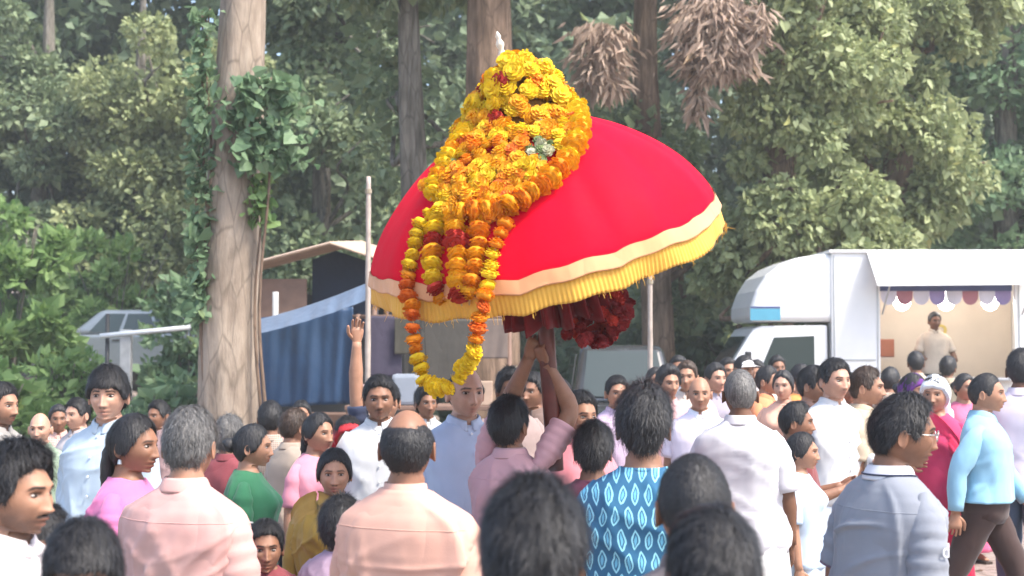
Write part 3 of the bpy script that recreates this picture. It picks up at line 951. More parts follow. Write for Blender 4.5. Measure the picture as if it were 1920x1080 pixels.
    def done(me, T=T):
        if loose:
            bm = bmesh.new(); bm.from_mesh(me)
            for m_ in loose: bm.from_mesh(m_)
            bm.to_mesh(me); bm.free()
            for m_ in loose: bpy.data.meshes.remove(m_)
            me.polygons.foreach_set('use_smooth', np.ones(len(me.polygons), bool))
        co = get_co(me).astype(float)
        un = co.copy(); un[:, :2] -= shear[:2] * np.clip(un[:, 2:3] - 0.9, 0, 2)
        hl = (((un - piv) @ Rm) + piv - HC) / hs
        mk = face_masks(hl, beard, moust, fem)
        mk[hl[:, 2] < -0.135] = 0
        point_attr(me, 'face', mk)
        me.name = 'body'
        o = obj('body', me, skin(skin_tone), T)
    if s < 260: ops = [x for m_ in ops for x in (m_ if isinstance(m_, list) else [m_])]; JOIN_ONLY[body.name] = 1
    union_later(body, ops, done)
    # ---- eyes
    if abs(yaw) + 0 < 135:
        for side in (-1, 1):
            a = np.linspace(0, 2 * PI, 12, endpoint=False)
            er = [np.stack([0.0138 * math.sin(q) * np.cos(a), np.full_like(a, -0.0085 * math.cos(q)), 0.0054 * math.sin(q) * np.sin(a)], -1) for q in np.linspace(0.05, PI - 0.05, 8)]
            me = mesh_np('eye', *loft(np.array(er)[:, ::-1]))
            o = obj('eye', me, m_eye, T)
            loc = sh(pose(np.array((0.031 * side, -0.0775, 0.003)) * hs + HC))
            o.matrix_local = Matrix.Translation(Vector(loc)) @ Matrix([list(r) for r in Rm]).to_4x4() @ Matrix.Rotation(0.16 * side, 4, 'Z') @ Matrix.Scale(hs, 4)
    # ---- hair
    if hair != 'none':
        r2, c2 = (56, 96) if near else (36, 60) if mid else (24, 40)
        TH, PH, ph2 = grid_angles(r2, c2, 100, 128)
        P = head_surface(TH, PH)
        d = P / np.linalg.norm(P, axis=-1, keepdims=True)
        t, m = hair_field(TH, PH, P, hair, seed)
        Hh = P + d * t[..., None]
        mb = MB()
        mb.add(*loft(sh(pose(Hh * hs + HC))[::-1]))
        # loose strands lying over the cap
        N = 5200 if near else 1600 if mid else 300
        if hair in ('bun', 'long', 'plait'): N = int(N * 0.7)
        if s > 800: N = int(N * 1.8)
        ii = rg.integers(0, r2 - 1, N * 3); jj = rg.integers(0, c2, N * 3)
        keep = rg.random(N * 3) < np.sqrt(np.clip(m[ii, jj] - .03, 0, 1)) * np.sin(TH[ii, jj]) ** 0.7
        ii, jj = ii[keep][:N], jj[keep][:N]
        b0 = Hh[ii, jj]
        dn = (Hh[np.minimum(ii + 2, r2 - 1), jj] - b0); dn /= np.linalg.norm(dn, axis=-1, keepdims=True) + 1e-9
        sw = np.roll(Hh, -1, 1)[ii, jj] - b0; sw /= np.linalg.norm(sw, axis=-1, keepdims=True) + 1e-9
        nn = d[ii, jj]
        clump = vnoise(b0, seed + 9, 70)[:, None]
        fem_h = hair in ('bun', 'long', 'plait', 'ponytail')
        swirl = (0.15 if fem_h else 0.55)
        fl = dn + sw * (swirl * clump + rg.normal(0, 0.10 if fem_h else 0.28, (len(b0), 1)))
        fl /= np.linalg.norm(fl, axis=-1, keepdims=True)
        Ls = {'buzz': 0.010, 'bald': 0.012, 'balding': 0.016, 'thick': .040}.get(hair, 0.034) * rg.uniform(.5, 1.3, (len(b0), 1)) * (.45 + .55 * m[ii, jj][:, None])
        lift = {'buzz': .25, 'thick': .34}.get(hair, .05 if fem_h else .20) * (rg.uniform(0.2, 1.3, (len(b0), 1)) + 1.4 * (rg.random((len(b0), 1)) < .06))
        p0 = b0 - nn * 0.003
        p1 = b0 + fl * Ls * 0.5 + nn * (Ls * lift * 0.7 + 0.0015)
        p2 = b0 + fl * Ls + nn * (Ls * lift * 0.8 - 0.0005)
        wd = np.cross(fl, nn); wd /= np.linalg.norm(wd, axis=-1, keepdims=True) + 1e-9
        hw = (0.0007 if s > 800 else 0.0009) if near else 0.0016
        R6 = np.stack([p0 - wd * hw, p0 + wd * hw, p1 - wd * hw * .8, p1 + wd * hw * .8, p2 - wd * hw * .15, p2 + wd * hw * .15], 1)
        R6 = sh(pose(R6 * hs + HC))
        bi = np.arange(len(R6)) * 6
        q = np.concatenate([np.stack([bi, bi + 1, bi + 3, bi + 2], -1), np.stack([bi + 2, bi + 3, bi + 5, bi + 4], -1)])
        mb.add(R6, q)
        ho = mb.build('hair', hair_mat(hair_col), T, smooth=True)
        if hair == 'bun':
            a = MB(); a.add(*tube(sh(pose(catmull([(0, .095, .01), (0, .135, .012), (0, .150, .0), (0, .16, -.005)], 9) * hs + HC)), [.02, .036, .043, .045, .043, .038, .030, .018, .006], 14, rough=.03, seed=seed))
            a.build('bun', hair_mat(hair_col), ho, smooth=True)
        if hair in ('long', 'plait', 'ponytail'):
            L = 0.42 if hair != 'ponytail' else 0.26
            pth = catmull([(0, .06, .03), (0, .105, -.02), (0.0, .118, -.09), (0.01, .125, -.17), (0.0, .150, -.26), (0, .155, -L)], 22) * hs + HC
            wv = 1 + (0.16 * np.abs(np.sin(np.arange(22) * 1.25)) if hair == 'plait' else 0)
            base_r = np.interp(np.linspace(0, 1, 22), [0, .2, .7, 1], [.05, .062, .055, .012] if hair == 'long' else [.03, .032, .026, .008]) * wv
            a = MB(); a.add(*tube(sh(pose(pth, 1.0)), base_r, 16, rad2=base_r * (0.55 if hair == 'long' else 0.9), rough=.04, seed=seed))
            a.build('long_hair' if hair == 'long' else 'ponytail' if hair == 'ponytail' else 'plait', hair_mat(hair_col), ho, smooth=True)
    if beard > 0.85:                                     # a full beard has body of its own
        TH, PH, _ = grid_angles(50, 80, 160, 120)
        P = head_surface(TH, PH); d = P / np.linalg.norm(P, axis=-1, keepdims=True)
        mk = face_masks(P.reshape(-1, 3), 1, 1)[:, 2].reshape(TH.shape)
        mk = np.maximum(mk, np.exp(-((P[..., 2] + .054) / .006) ** 2) * sstep(0.034 - np.abs(P[..., 0]), 0, .01) * sstep(-P[..., 1], .03, .06))
        t = -0.006 + 0.012 * mk + 0.0015 * vnoise(P.reshape(-1, 3), seed, 260).reshape(TH.shape)
        G = sh(pose((P + d * t[..., None]) * hs + HC))
        mb = MB(); mb.add(*loft(G[::-1])); mb.build('beard', hair_mat(hair_col), T, smooth=True)
    if glasses:
        fr = MB()
        for side in (-1, 1):
            a = np.linspace(0, 2 * PI, 19)
            fr.add(*tube(sh(pose(np.stack([.032 * side + .023 * np.cos(a), np.full(19, -.104) + .004 * np.cos(a) * side, .001 + .018 * np.sin(a)], -1) * hs + HC)), .0018, 6))
            fr.add(*tube(sh(pose(np.array([(.055 * side, -.101, .006), (.074 * side, -.06, .006), (.080 * side, .012, .008), (.079 * side, .03, -.004)]) * hs + HC)), .0020, 6))
        fr.add(*tube(sh(pose(np.array([(-.010, -.106, .004), (0, -.109, .006), (.010, -.106, .004)]) * hs + HC)), .0018, 6))
        fr.build('spectacles', M_FRAME, T, smooth=True)
    # ---- upper garment
    sm = shirt_mat or cloth(shirt, name='shirt_cloth')
    R3, C3 = (84, 96) if near else (40, 48) if mid else (24, 32)
    pp = np.linspace(-PI, PI, C3, endpoint=False)
    zs = np.linspace(1.412, hem, R3)
    G = []
    for i, z in enumerate(zs):
        gz = 0.009 + 0.016 * sstep(1.38 - z, 0, 0.12) + 0.020 * sstep(1.2 - z, 0, 0.4)
        zz = max(z, 0.80)
        ring = torso_ring(zz, w, belly, fem, C3, pp, gz)
        if z < 0.80:
            fl = 0.10 * (0.80 - z)
            ring[:, :2] *= (1 + fl)
        ring[:, 2] = z
        if i == 0: ring[:, 2] += 0.004 - 0.020 * np.clip(np.cos(pp), 0, 1)
        G.append(ring)
    G = np.array(G)
    arc = pp[None, :] * 0.16; ZZ = zs[:, None] + 0 * arc
    disp = np.zeros_like(ZZ)
    nf = 44 if near else 20
    for q in range(nf):
        a0 = rg.uniform(-PI, PI) * 0.16; z0 = rg.uniform(hem - 0.02, 1.32)
        ang = rg.normal(1.25, 0.45) * rg.choice((-1, 1)); Lh = rg.uniform(.07, .24); sg = rg.uniform(.007, .020)
        da = (arc - a0 + 0.5027) % 1.00531 - 0.5027; dz = ZZ - z0
        al = da * math.cos(ang) + dz * math.sin(ang); ac = -da * math.sin(ang) + dz * math.cos(ang) + 0.6 * al ** 2 * rg.normal(0, 2.5)
        disp += rg.uniform(.006, .019) * (np.exp(-np.abs(ac) / (sg * .8)) if q % 2 else np.exp(-(ac / sg) ** 2)) * np.exp(-(al / Lh) ** 2)
    vert = np.sin(arc * rg.uniform(30, 42) + rg.uniform(0, 6) + 2.0 * np.sin(ZZ * 4 + rg.uniform(0, 6))) * 0.009 * sstep(1.20 - ZZ, 0, .35)
    disp = (disp + vert - 0.004) * sstep(1.405 - ZZ, 0, 0.06)
    nrm = G.copy(); nrm[..., 2] = 0; nrm[..., 1] -= 0.01; nrm /= np.linalg.norm(nrm, axis=-1, keepdims=True) + 1e-9
    G = G + nrm * disp[..., None]
    G = sh(G)
    # the pp grid runs -pi..pi from the face: counter-clockwise seen from above -> reverse rows for outward faces
    tors = mesh_np('shirt', *loft(G[::-1]))
    sops = []
    cuffs = []
    for (S, E, W, u, f, side) in A:
        P = smooth_arm(S, E, W, 30)
        full = 0.96 if long else sleeve
        cnt = 22 if near else 12
        tt = np.linspace(0, full, cnt)
        idx = tt * 29
        PP = np.stack([np.interp(idx, np.arange(30), P[:, c]) for c in range(3)], -1)
        inner = np.array((0.100 * side, 0.02, 1.318 + 0.5 * (S[2] - 1.330))); inner[:2] += shear[:2] * max(0, inner[2] - .9)
        PP = np.concatenate([inner[None], PP])
        rr = np.interp(tt, [0, .12, .35, .5, .7, 1], [.038, .062, .066, .058, .054, .044]) * aw * (0.72 + 0.28 * w)
        rr = np.concatenate([[0.034], rr])
        rr[1:] *= 1 + 0.05 * np.sin(np.arange(cnt) * rg.uniform(1.0, 1.7) + rg.uniform(0, 6)) * (np.arange(cnt) > 2)
        if not long: rr[-1] *= 1.05
        sops.append(mesh_np('s', *tube(PP, rr, 18 if near else 12, rough=0.018 if near else 0, seed=seed)))
        cuffs.append((PP[-3:], rr[-1], side))
    seam_row = G[int((1.412 - 1.30) / (1.412 - hem) * (R3 - 1))].copy()
    def done2(me, T=T):
        me.name = 'shirt'
        so = obj('shirt', me, sm, T)
        if near and abs(yaw) > 100 and collar != 'round':           # yoke seam across the back
            half = np.concatenate([seam_row[int(C3 * .78):], seam_row[:int(C3 * .22)]])
            MB().add(*tube(half, .0016, 5)).build('yoke_seam', sm, so, smooth=True)
        if collar == 'shirt' or collar == 'polo':
            cm = sm if not extras or 'collar' not in dict(extras) else cloth(dict(extras)['collar'])
            n_ = 40
            a = np.linspace(-PI + 0.0, PI, n_) if False else np.linspace(0.16, 2 * PI - 0.16, n_)
            prof = [(0.062, 1.398), (0.066, 1.436), (0.069, 1.442), (0.075, 1.434), (0.088, 1.402), (0.090, 1.394), (0.084, 1.396), (0.070, 1.420)]
            rings_ = []
            for (r_, z_) in prof:
                drop = 0.026 * np.clip(np.cos(a), 0, 1) ** 2
                rings_.append(np.stack([r_ * np.sin(a), -r_ * np.cos(a) * 1.02 + .022, z_ - drop - 0.0 * a], -1))
            V, qd, tr = loft(sh(np.array(rings_)).transpose(1, 0, 2))
            MB().add(V, qd, tr).build('collar', cm, so, smooth=True)
            if collar == 'polo':
                st_ = np.array(rings_)[4] * 1.0; st_[:, 2] += 0.010
                ctr = np.array((0, .022, 0)); d_ = st_ - ctr; d_[:, 2] = 0; st_ = st_ + d_ / np.linalg.norm(d_, axis=1, keepdims=True) * -0.0005
                MB().add(*tube(sh(st_), 0.0032, 6)).build('collar_stripe', cloth((0.02, 0.025, 0.06)), so, smooth=True)
        elif collar == 'round':
            a = np.linspace(0, 2 * PI, 33)
            st_ = np.stack([0.074 * np.sin(a), -0.076 * np.cos(a) + .022, 1.408 - 0.022 * np.clip(np.cos(a), 0, 1)], -1)
            MB().add(*tube(sh(st_), 0.006, 6)).build('neckband', sm, so, smooth=True)
        elif collar == 'band':
            a = np.linspace(0, 2 * PI, 40, endpoint=False)
            rr_ = [np.stack([r_ * np.sin(a), -r_ * np.cos(a) + .022, z_ - 0.012 * np.clip(np.cos(a), 0, 1)], -1) for r_, z_ in ((.078, 1.392), (.070, 1.41), (.067, 1.434), (.063, 1.434), (.062, 1.40))]
            MB().add(*loft(sh(np.array(rr_)))).build('collar', sm, so, smooth=True)
        ex = dict(extras)
        if 'cuff' in ex:
            for PPc, rc, side in cuffs:
                MB().add(*tube(np.array([PPc[-1] - (PPc[-1] - PPc[-2]) * 0.5, PPc[-1] + (PPc[-1] - PPc[-2]) * 0.08]), [rc * 1.02, rc * 1.04], 20)).build('sleeve_trim', cloth(ex['cuff']), so, smooth=True)
        if 'buttons' in ex and abs(yaw) < 120:
            ys = []
            for z_ in np.arange(1.36, max(hem, .86), -0.085):
                rgz = torso_ring(max(z_, .8), w, belly, fem, 1, np.array([0.0]), 0.009 + 0.016 * float(sstep(1.38 - z_, 0, 0.12)) + 0.020 * float(sstep(1.2 - z_, 0, 0.4)))[0]
                c = sh(rgz + np.array((0, -0.006, 0)))
                MB().add(*tube(np.array([c + (0, .004, 0), c - (0, .002, 0)]), .006, 8)).build('button', cloth(ex['buttons']), so)
        if 'pocket' in ex and abs(yaw) < 120:
            pr = np.linspace(.30, .92, 6)
            rows_ = [torso_ring(z_, w, belly, fem, 6, pr, 0.036) for z_ in (1.27, 1.23, 1.19, 1.15)]
            MB().add(*loft(sh(np.array(rows_)), False, False, False)).build('pocket', sm, so)
    JOIN_ONLY[tors.name] = 1
    union_later(tors, sops, done2)
    # ---- lower garment
    kind, lc = lower
    lm = lc if isinstance(lc, bpy.types.Material) else cloth(lc)
    if kind == 'trousers':
        zz = np.linspace(1.03, 0.77, 8)
        G = np.array([torso_ring(z, w, belly * .6, fem, 32, np.linspace(-PI, PI, 32, endpoint=False), 0.012) for z in zz])
        pel = mesh_np('t', *loft(sh(G)[::-1]))
        lops = []
        for hp, kn, an, side in LEG:
            P = catmull([hp, (hp + kn) / 2, kn, (kn + an) / 2, an + np.array((0, .005, .005))], 18)
            r = np.interp(np.linspace(0, 1, 18), [0, .2, .5, 1], [.104, .095, .076, .066]) * (1 + 0.03 * np.sin(np.arange(18) * 1.9 + side))
            lops.append(mesh_np('t', *tube(P, r, 16, rough=.012, seed=seed)))
        JOIN_ONLY[pel.name] = 1
        union_later(pel, lops, lambda me, T=T: obj('trousers', me, lm, T))
    else:
        n_ = 64 if near else 44
        a = np.linspace(-PI, PI, n_, endpoint=False)
        zz = np.linspace(1.03, 0.09, 26)
        G = []
        nfold = rg.integers(9, 14); p0_ = rg.uniform(0, 6)
        for z in zz:
            t = (1.03 - z) / 0.94
            rr = torso_ring(max(z, 0.83), w, belly * .6, fem, n_, a, 0.016 + 0.035 * t)
            wv = 1 + (0.012 + 0.055 * t) * np.sin(a * nfold + p0_ + 1.3 * np.sin(z * 5)) * (0.6 + 0.4 * np.sin(a * 2 + seed))
            rr[:, 0] *= wv * (1 + 0.10 * t); rr[:, 1] *= wv * (1 + 0.25 * t); rr[:, 2] = z
            G.append(rr)
        MB().add(*loft(sh(np.array(G))[::-1])).build('saree' if kind == 'saree' else 'skirt' if kind == 'skirt' else 'wrapped_dhoti', lm, T, smooth=True)
    # ---- footwear
    if feet:
        for hp, kn, an, side in LEG:
            z0 = an[2] - 0.085
            out = np.array([(0.036, -.19), (0.048, -.12), (0.038, -.02), (0.036, .05), (0.02, .075), (-.02, .075), (-.036, .05), (-.036, -.02), (-.044, -.12), (-.028, -.19)])
            mb = MB(); mb.prism([(an[0] + p[0] * 1.08, an[1] + p[1] * 1.04) for p in out], z0, z0 + 0.022, axis=2)
            mb.build('sandal', cloth((0.05, 0.03, 0.02), name='leather'), T)
    T['_k'] = k
    return T, dict(sh=sh, pose=pose, HC=HC, hs=hs, A=A, w=w, k=k, Rm=Rm)

def stripes(c0, c1, freq=(60, 60), check=False, name='striped_cloth'):
    m, nt, bs = new_mat(name)
    tc = nt.nodes.new('ShaderNodeTexCoord')
    def wave(d, f):
        w = nd(nt, 'ShaderNodeTexWave', wave_type='BANDS', bands_direction=d, inp={'Scale': f, 'Distortion': .6, 'Detail': 1.0}); nt.links.new(tc.outputs['Object'], w.inputs[0])
        return ramp(nt, w.outputs[1], .6, .75)
    c = mixc(nt, wave('X', freq[0] / 3), c0, c1)
    if check: c = mixc(nt, wave('Z', freq[1] / 3), c, c1)
    nt.links.new(c, bs.inputs['Base Color']); bs.inputs['Roughness'].default_value = .85; bs.inputs['Specular IOR Level'].default_value = .25
    b = nd(nt, 'ShaderNodeBump', inp={'Strength': .3, 'Distance': .03}); nt.links.new(noise(nt, tc.outputs['Object'], 6, 3), b.inputs['Height']); nt.links.new(b.outputs[0], bs.inputs['Normal'])
    return m
# ------------------------------------------------------------------ the ceremonial umbrella
UY = 6.05
UC = at(1018, 440, UY)                                     # centre of the rim
roll_, tip_ = math.radians(13.2), math.radians(15.0)
AX = Vector((-math.sin(roll_) * math.cos(tip_), -math.sin(tip_), math.cos(roll_) * math.cos(tip_))).normalized()
UZ = 1.02                                                  # rim height above the end of the pole
q_ = AX.to_track_quat('Z', 'Y')
UM = Matrix.Translation(UC - AX * UZ) @ q_.to_matrix().to_4x4()
umb = thing('ceremonial_umbrella', 'large red ceremonial umbrella with peach band and yellow fringe held over the crowd', 'umbrella')
umb.matrix_world = UM
RS = .965
PROF = [(0.0, .560), (.06, .556), (.15, .530), (.24, .500), (.32, .462), (.42, .408), (.51, .346), (.60, .270), (.684, .180), (.74, .100), (.775, .035), (.785, .0)]
pr = catmull(PROF, 44) * RS; pr[:, 0] = np.clip(pr[:, 0], 0.002, None)
NA = 144
aa = np.linspace(0, 2 * PI, NA, endpoint=False)
def canopy_rings(off, fr=1.0):
    R = []
    for r, z in pr:
        t = r / (.785 * RS)
        gore = -0.016 * t * (1 - t * .3) * np.abs(np.sin(aa * 6)) ** .8 * -1
        sag = (0.012 * np.sin(aa * 3 + 1.0) + 0.008 * np.sin(aa * 5 + r * 6)) * t
        rip = 0.004 * np.sin(aa * 26 + 9 * r) * sstep(t, .5, 1)
        rr = r * (1 - 0.010 * t * np.abs(np.cos(aa * 6))) + off * .6
        R.append(np.stack([np.cos(aa) * rr, np.sin(aa) * rr, UZ + z + gore + sag * .8 + rip + off], -1))
    return np.array(R)
m_red, nt, bs = new_mat('red_satin')
v = coords(nt)
nt.links.new(mixc(nt, ramp(nt, noise(nt, v, 3, 4), .3, .7), (0.60, 0.0003, 0.015), (0.69, 0.0005, 0.023)), bs.inputs['Base Color'])
bs.inputs['Roughness'].default_value = .62
bs.inputs['Sheen Weight'].default_value = .03; bs.inputs['Sheen Tint'].default_value = (1, .3, .45, 1)
bs.inputs['Specular IOR Level'].default_value = .05
b1 = nd(nt, 'ShaderNodeBump', inp={'Strength': .25, 'Distance': .03}); nt.links.new(noise(nt, v, 5, 3), b1.inputs['Height'])
b2 = nd(nt, 'ShaderNodeBump', inp={'Strength': .15, 'Distance': .002}); nt.links.new(noise(nt, v, 400, 2), b2.inputs['Height']); nt.links.new(b1.outputs[0], b2.inputs['Normal'])
nt.links.new(b2.outputs[0], bs.inputs['Normal'])
out_r = canopy_rings(0)
inn_r = canopy_rings(-0.006)[::-1]
canopy_me = mesh_np('canopy', *loft(np.concatenate([out_r, inn_r])[::-1], True, True))
canopy = obj('canopy', canopy_me, m_red, umb)
# ribs
for k in range(12):
    a = (k + .5) * PI / 6
    i = int(round(a / (2 * PI) * NA)) % NA
    MB().tube(inn_r[::-1][3:, i] - np.array((0, 0, .012)), .004, 6).build('rib', cloth((.10, .06, .03)), umb, smooth=True)
edge = out_r[-1]
def rim_band(z0, z1, r0, r1, wob, thick, n2=10, seed=3, pleat=0, amp=0.0):
    rg = np.random.default_rng(seed)
    k = 6
    A2 = np.linspace(0, 2 * PI, NA * k, endpoint=False)
    E = np.stack([np.interp(A2, np.append(aa, 2 * PI), np.append(edge[:, c], edge[0, c])) for c in range(3)], -1)
    rad = E[:, :2] / np.linalg.norm(E[:, :2], axis=1, keepdims=True)
    w = wob * (np.sin(A2 * 7 + 1) + .6 * np.sin(A2 * 11 + 2) + .4 * np.sin(A2 * 23))
    R = []
    for t in np.linspace(0, 1, n2):
        d = r0 + (r1 - r0) * t + w * t + (amp * np.sin(A2 * pleat) * (0.35 + .65 * t) if pleat else 0)
        zz = z0 + (z1 - z0) * t + .3 * wob * np.sin(A2 * 5) * t
        P = E.copy(); P[:, :2] += rad * np.broadcast_to(d, A2.shape)[:, None]; P[:, 2] += zz
        R.append(P)
    R = np.array(R)
    I = R[::-1].copy(); I[:, :, :2] -= rad * thick
    return np.concatenate([R, I])
m_peach = cloth((.70, .34, .16), name='peach_satin', rough=.5)
m_yel = cloth((.74, .40, .06), name='yellow_fringe', rough=.6)
V, qd, tr = loft(rim_band(.010, -.046, .004, .022, .005, .004)[::-1], False, False)
MB().add(V, qd, tr).build('border_band', m_peach, umb, smooth=True)
V, qd, tr = loft(rim_band(-.030, -.132, .008, .018, .014, .003, 10, 5, 260, .0038)[::-1], False, False)
fr = MB().add(V, qd, tr).build('fringe', m_yel, umb, smooth=True)
# loose threads at the fringe's foot
rg = np.random.default_rng(4)
mb = MB()
for k in range(150):
    a = rg.uniform(0, 2 * PI); i = int(a / (2 * PI) * NA) % NA
    e = edge[i]; rd = np.array((math.cos(a), math.sin(a), 0))
    p = np.array((math.cos(a) * np.hypot(*e[:2]), math.sin(a) * np.hypot(*e[:2]), e[2])) + rd * (.014 + rg.normal(0, .006)) + np.array((0, 0, -.122))
    mb.tube(np.array([p, p + rd * rg.normal(0, .006) + (0, 0, -.018), p + rd * rg.normal(0, .012) + (0, 0, -.034 * rg.uniform(.3, 1.2))]), [.0016, .0014, .0008], 4)
tag(mb.build('thread', m_yel, fr), kind='stuff')
# dark red frill hanging inside, the lining, the pole and its finial
A2 = np.linspace(0, 2 * PI, 300, endpoint=False)
R = []
for t in np.linspace(0, 1, 14):
    rr = .17 + .05 * t + (.016 + .03 * t) * np.sin(A2 * 21 + 2 * np.sin(A2 * 3)) + .01 * np.sin(A2 * 47 + t * 4)
    R.append(np.stack([np.cos(A2) * rr, np.sin(A2) * rr, UZ + .16 - .52 * t + .02 * np.sin(A2 * 9) * t], -1))
R = np.array(R); I = R[::-1].copy(); I[:, :, :2] *= .985
MB().add(*loft(np.concatenate([R, I])[::-1], False, False)).build('inner_frill', cloth((.16, .008, .012), name='dark_red_cloth'), umb, smooth=True)
m_wood = simple('dark_red_wood', (.10, .022, .016), .4, var=.3, scale=12)
P_TOP = UM @ Vector((0, 0, UZ + .12)); P_END = at(1042, 880, 6.14)
UMI = UM.inverted()
pole_pts = np.array([UMI @ (P_END.lerp(P_TOP, t)) for t in np.linspace(0, 1, 9)])
MB().tube(pole_pts, [.034, .037, .038, .037, .037, .036, .034, .032, .03], 18).build('pole', m_wood, umb, smooth=True)
MB().tube(catmull([(0, 0, UZ + .10), (0, 0, UZ + .16), (0, 0, UZ + .22)], 8), [.03, .05, .06, .06, .058, .05, .04, .03], 18).build('hub', m_wood, umb, smooth=True)
fz = [(.004, .70), (.014, .765), (.020, .785), (.013, .80), (.010, .81), (.017, .825), (.018, .835), (.010, .85), (.009, .856), (.012, .865), (.007, .876), (.002, .886)]
MB().add(*loft(np.array([np.stack([np.cos(aa[::8]) * r, np.sin(aa[::8]) * r, np.full(18, UZ + z)], -1) for r, z in fz]))).build('finial', cloth((.72, .66, .55)), umb, smooth=True)

# ------------------------------------------------------------------ garlands on it
def marigold(seed, rings=((.50, -.04, 11, .26), (.42, .12, 10, .27), (.30, .24, 8, .25), (.15, .32, 6, .22))):
    rg = np.random.default_rng(seed)
    mb = MB()
    a = np.linspace(0, 2 * PI, 10, endpoint=False)
    core = np.array([np.stack([np.cos(a) * r, np.sin(a) * r, np.full(10, z)], -1) for r, z in ((.2, -.26), (.40, -.20), (.45, -.02), (.36, .16), (.16, .28))])
    mb.add(*loft(core))
    for r, z, n, L in rings:
        for k in range(n):
            an = 2 * PI * k / n + rg.normal(0, .15)
            d = np.array((math.cos(an), math.sin(an), 0)); s = np.array((-d[1], d[0], 0)); u = np.array((0, 0, 1.))
            b = d * (r - L * .75) + u * (z - .04); m = d * (r + rg.normal(0, .02)) + u * (z + .10 + rg.normal(0, .03)); w = L * .62
            mb.add([b - s * w * .4, b + s * w * .4, m + s * w * .8 + u * .02, m + d * .05 - u * .02, m - s * w * .8 + u * .02], [(0, 1, 2, 4)], [(4, 2, 3)])
    return mb.mesh('flower', True)
def petal_mat(name, c0, c1):
    m, nt, bs = new_mat(name)
    oi = nd(nt, 'ShaderNodeObjectInfo')
    f = noise(nt, coords(nt, 'Object', (4, 4, 4)), 1.0, 3)
    c = mixc(nt, oi.outputs['Random'], c0, c1)
    c = mixc(nt, ramp(nt, f, .35, .65), c, tuple(x * .82 for x in c0))
    nt.links.new(c, bs.inputs['Base Color']); bs.inputs['Roughness'].default_value = .6
    bs.inputs['Specular IOR Level'].default_value = .25
    bs.inputs['Subsurface Weight'].default_value = 0.0
    tr = nd(nt, 'ShaderNodeBsdfTranslucent'); nt.links.new(c, tr.inputs[0])
    mx = nd(nt, 'ShaderNodeMixShader'); mx.inputs[0].default_value = .25
    nt.links.new(bs.outputs[0], mx.inputs[1]); nt.links.new(tr.outputs[0], mx.inputs[2]); nt.links.new(mx.outputs[0], nt.nodes['Material Output'].inputs[0])
    return m
PET = {'y': petal_mat('petal_yellow', (.84, .56, .012), (.90, .64, .03)), 'o': petal_mat('petal_orange', (.80, .24, .006), (.88, .36, .012)),
       'a': petal_mat('petal_amber', (.85, .37, .008), (.90, .48, .015)), 'r': petal_mat('petal_red', (.45, .03, .02), (.60, .06, .03)),
       'k': petal_mat('petal_maroon', (.20, .012, .014), (.34, .03, .03)), 'd': petal_mat('petal_deep_orange', (.72, .14, .012), (.82, .20, .02)), 'w': petal_mat('jasmine', (.50, .50, .30), (.62, .60, .42)), 'g': petal_mat('green_sprig', (.16, .22, .08), (.26, .32, .13))}
FL = {(c, k): None for c in PET for k in range(3)}
def flower_me(c, k):
    if FL[(c, k)] is None:
        me = marigold(100 + k); me.materials.append(PET[c]); FL[(c, k)] = me
    return FL[(c, k)]
def put_flower(parent, P, N, size, c, rg, squash=1.0):
    o = bpy.data.objects.new('flower', flower_me(c, int(rg.integers(0, 3)))); COL.objects.link(o)
    q = Vector(N).to_track_quat('Z', 'Y')
    o.matrix_world = Matrix.Translation(Vector(P)) @ q.to_matrix().to_4x4() @ Matrix.Rotation(rg.uniform(0, 6.28), 4, 'Z') @ Matrix.Diagonal((size, size, size * squash, 1))
    M = parent.matrix_world.inverted() @ o.matrix_world
    o.parent = parent; o.matrix_parent_inverse = Matrix.Identity(4); o.matrix_local = M
    return o
def garland(label, loc):
    g = thing('marigold_garland', label, 'garland', tuple(loc), 0, 'flower garlands on the umbrella')
    g.matrix_world = Matrix.Translation(Vector(loc))
    return g
# surface of the canopy in the place, to lay flowers on
Vc = [UM @ Vector(p) for p in out_r.reshape(-1, 3)]
idx = np.arange(len(Vc)).reshape(out_r.shape[:2])
Fq = np.stack([idx[:-1], np.roll(idx[:-1], -1, 1), np.roll(idx[1:], -1, 1), idx[1:]], -1).reshape(-1, 4)
bvh = BVHTree.FromPolygons(Vc, [tuple(int(x) for x in f) for f in Fq])
CAMP = Vector((0, 0, CAM_H))
def on_canopy(px, py):
    for q in range(14):
        d = (at(px, py - 5 * q, 6.0) - CAMP).normalized()
        h = bvh.ray_cast(CAMP, d)
        if h[0] is not None or py < 330: break
    if h[0] is None: return None, None
    n = h[1] if h[1].dot(d) < 0 else -h[1]
    return h[0], n
rg = np.random.default_rng(77)
